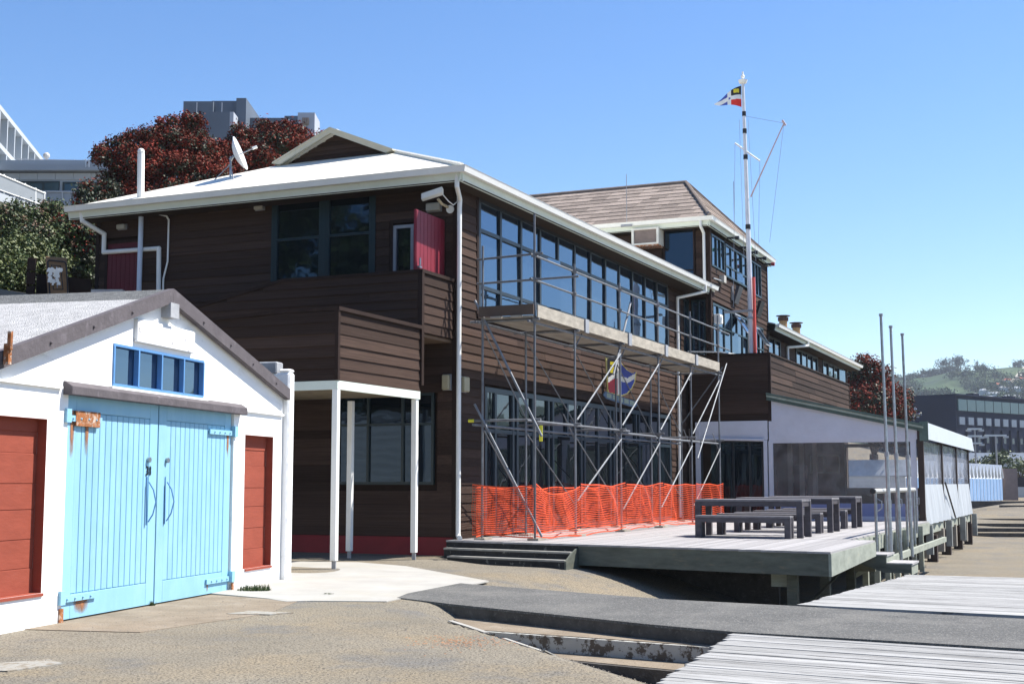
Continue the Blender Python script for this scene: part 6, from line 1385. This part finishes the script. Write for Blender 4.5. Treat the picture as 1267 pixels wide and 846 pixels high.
# lamp masts in front of the hotel
for (u, vt, vb, w_, lb) in ((1206, 530, 600, 9, 'floodlight mast with stacked lamps in front of the dark hotel'), (1232, 538, 590, 14, 'twin-arm street light mast in front of the dark hotel')):
    p = px(u, vt, 160); T = Thing('lamp_mast', lb, 'street light', FW, (p[0], 160, 0))
    MB().tube((p[0], 160, 0), p, .1, 6).part(T, 'pole', grey_fix)
    for k in range(3 if w_ == 9 else 1):
        MB().box(p[0]-w_*.09, p[0]+w_*.09, 159.9, 160.3, p[2]-.15-k*.85, p[2]+.05-k*.85).part(T, 'lamp_arm', rail_m)
        for e in (-1, 1): MB().box(p[0]+e*w_*.085-.25, p[0]+e*w_*.085+.25, 159.7, 160.2, p[2]-.35-k*.85, p[2]-.12-k*.85).part(T, 'lamp', bldB)
p = px(1188, 570, 110); MB().box(p[0]-.12, p[0]+.12, 110, 110.3, 0, px(1188, 545, 110)[2]).solo('post', black, FW, (p[0], 110, 0), 'short black post just behind the far end of the marquee fascia', 'post')
# ------------------------------------------------------------------ hills
def ridge_v(u):
    pts = [(-2500, 560), (200, 545), (600, 510), (1000, 480), (1060, 474), (1110, 470), (1150, 466), (1175, 460), (1200, 458), (1267, 453), (1500, 440), (1900, 452), (2600, 470), (3600, 500), (6000, 540)]
    return float(np.interp(u, [p[0] for p in pts], [p[1] for p in pts]))
us = np.concatenate([np.arange(-2500, 900, 100), np.arange(900, 1500, 6), np.arange(1500, 6001, 60)]); nd = 40; V = []
for i, u in enumerate(us):
    for j in range(nd):
        k = j/(nd-1); Yh_ = 620+k*1100; rg_ = 1100
        tx = (u-633.5)/1650; topz = px(u, ridge_v(u), 1500)[2]-1.6
        dY = Yh_*(1.0 if abs(tx) < 1 else 1.0); R_ = math.sqrt(1+tx*tx)
        ang = math.atan(tx); x_, y_ = math.sin(ang)*Yh_*1.02, math.cos(ang)*Yh_*1.02
        if abs(tx) > 1.2: pass
        prof = (min(1, (Yh_-620)/820.)**.9) if Yh_ < 1440 else 1-.15*((Yh_-1440)/280)
        hz_ = topz*prof*(1.0/ (R_ if 0 else 1))*math.cos(ang)*(y_/math.cos(ang)/1530 if 0 else 1)
        nzv = mnoise.fractal(Vector((x_*.006, y_*.006, 0)), 1, 2, 4)
        V.append((x_, y_, hz_*(1+.10*nzv*min(1, (1-prof)*5))+5*mnoise.noise(Vector((x_*.03, y_*.03, 3)))*min(1, (1-prof)*4+.08)-1))
idx = np.arange(len(us)*nd).reshape(len(us), nd); F_ = np.stack([idx[:-1, :-1], idx[1:, :-1], idx[1:, 1:], idx[:-1, 1:]], -1).reshape(-1, 4)
Vh = np.array(V); o = bpy.data.objects.new('hills', np_mesh('hills', Vh, F_, [hill_m], smooth=True)); COL.objects.link(o); o['kind'] = 'structure'
def hill_pt(u, k): 
    i = int(np.argmin(np.abs(us-u))); j = int(k*(nd-1)); return Vh[i*nd+j]
# bush on the hill: many small crowns
rg = np.random.RandomState(4); cl = []
for _ in range(2600):
    u = rg.uniform(1030, 1300); k = rg.uniform(.15, .78); dens_ = mnoise.noise(Vector((u*.022, k*5, 1)))
    if dens_ < -.02: continue
    p = hill_pt(u, k); cl.append((p[0], p[1], p[2]+3, rg.uniform(2.5, 4.5), rg.uniform(2.5, 4.5), rg.uniform(1.6, 3)))
for _ in range(190):
    u = rg.uniform(1030, 1190); p = hill_pt(u, .74); cl.append((p[0], p[1], p[2]+1+(2 if u > 1140 else 0), rg.uniform(2.5, 5), 4, rg.uniform(2.2, 4.5)))
V2, F2, M2 = foliage(cl, None, (.7, .3), 1.6, 1.0, 77, 6)
o = bpy.data.objects.new('hillside_woodland', np_mesh('hillside_woodland', V2, F2, [mat('far_dark_bush', (.022, .045, .030), .9, .3, .02), mat('far_mid_bush', (.05, .08, .035), .9, .3, .02)], M2)); COL.objects.link(o)
tagit(o, 'dark patches of woodland spread over the distant hillside', 'woodland', kind='stuff')
for (u, lb, r) in ((1172, 'broad dark pine on the hill skyline, left of the pair', 9), (1189, 'broad dark pine on the hill skyline, right of the pair', 9.5), (1211, 'small lone pine on the bare hill skyline', 5)):
    p = hill_pt(u, .75); lm = [(p[0]+random.uniform(-r, r)*.7, p[1], p[2]+r*1.1+random.uniform(-.3, .4)*r, r*.55, r*.5, r*.35) for _ in range(9)]
    if r < 6: lm = [(p[0]+random.uniform(-1, 1)*(3-k*.5), p[1], p[2]+2+k*2.0, 3.2-k*.45, 3, 2.2) for k in range(6)]
    tree('pine_tree', lb, 'tree', tuple(float(c) for c in p), lm, [MATS['far_dark_bush'], MATS['far_mid_bush']], (.8, .2), 1.5, .8, int(u), .8, group='pines on the hill skyline')
hs = [(1218, .42, 0), (1226, .47, 1), (1231, .40, 0), (1238, .50, 2), (1243, .42, 1), (1248, .55, 2), (1252, .46, 0), (1257, .52, 1), (1262, .43, 0), (1266, .56, 2), (1214, .36, 1), (1222, .33, 0), (1236, .34, 1), (1250, .36, 0), (1260, .34, 1), (1205, .40, 0)]
desc = ['white', 'grey-roofed', 'red-roofed']
for i, (u, k, c) in enumerate(hs):
    p = hill_pt(u, k); Z0 = float(p[2]); same = sorted(h[0] for h in hs if h[2] == c); od = ['leftmost', 'second from the left', 'third from the left', 'fourth from the left', 'fifth from the left', 'sixth from the left', 'seventh from the left', 'eighth from the left'][same.index(u)]
    T = Thing('hillside_house', '%s of the %s houses among the hillside bush above the hotel' % (od, desc[c]), 'house', FW, (float(p[0]), float(p[1]), Z0), '%s houses on the far hillside' % desc[c])
    w_ = 2.6+(i % 3)*.7; MB().box(p[0]-w_, p[0]+w_, p[1]-4, p[1]+4, Z0-3, Z0+2.6).part(T, 'wall', bldB)
    MB().prism([(p[0]-w_-.5, p[1]-4.5, Z0+2.6), (p[0]+w_+.5, p[1]-4.5, Z0+2.6), (p[0]+w_*.5, p[1]-1, Z0+4.2), (p[0]-w_*.5, p[1]-1, Z0+4.2)], (0, 6, 0)).part(T, 'roof', [bldB, cap_m, mat('red_tile', (.35, .10, .06), .8)][c])
q = MB(); pa, pb = hill_pt(1257, .50), hill_pt(1274, .70)
q.add([(pa[0]-3, pa[1], pa[2]+3), (pa[0]+3, pa[1], pa[2]+3), (pb[0]+3, pb[1], pb[2]+3), (pb[0]-3, pb[1], pb[2]+3)], [(0, 1, 2, 3)]); struct(q, 'hill_road', mat('road_cut', (.36, .33, .28), .9))

# ------------------------------------------------------------------ haze
hz = bpy.data.materials.new('haze_air'); hz.use_nodes = True; n = hz.node_tree.nodes; n.clear()
vo = n.new('ShaderNodeVolumePrincipled'); vo.inputs['Density'].default_value = .00014; vo.inputs['Color'].default_value = (.80, .88, 1, 1); vo.inputs['Anisotropy'].default_value = .2
ou = n.new('ShaderNodeOutputMaterial'); hz.node_tree.links.new(vo.outputs[0], ou.inputs['Volume'])
zmax = float(Vh[:, 2].max())+60
hb = MB().box(-7000, 7000, -3500, 8000, -3.2, zmax); me = hb.mesh('haze', hz); o = bpy.data.objects.new('haze', me); COL.objects.link(o); o['kind'] = 'stuff'
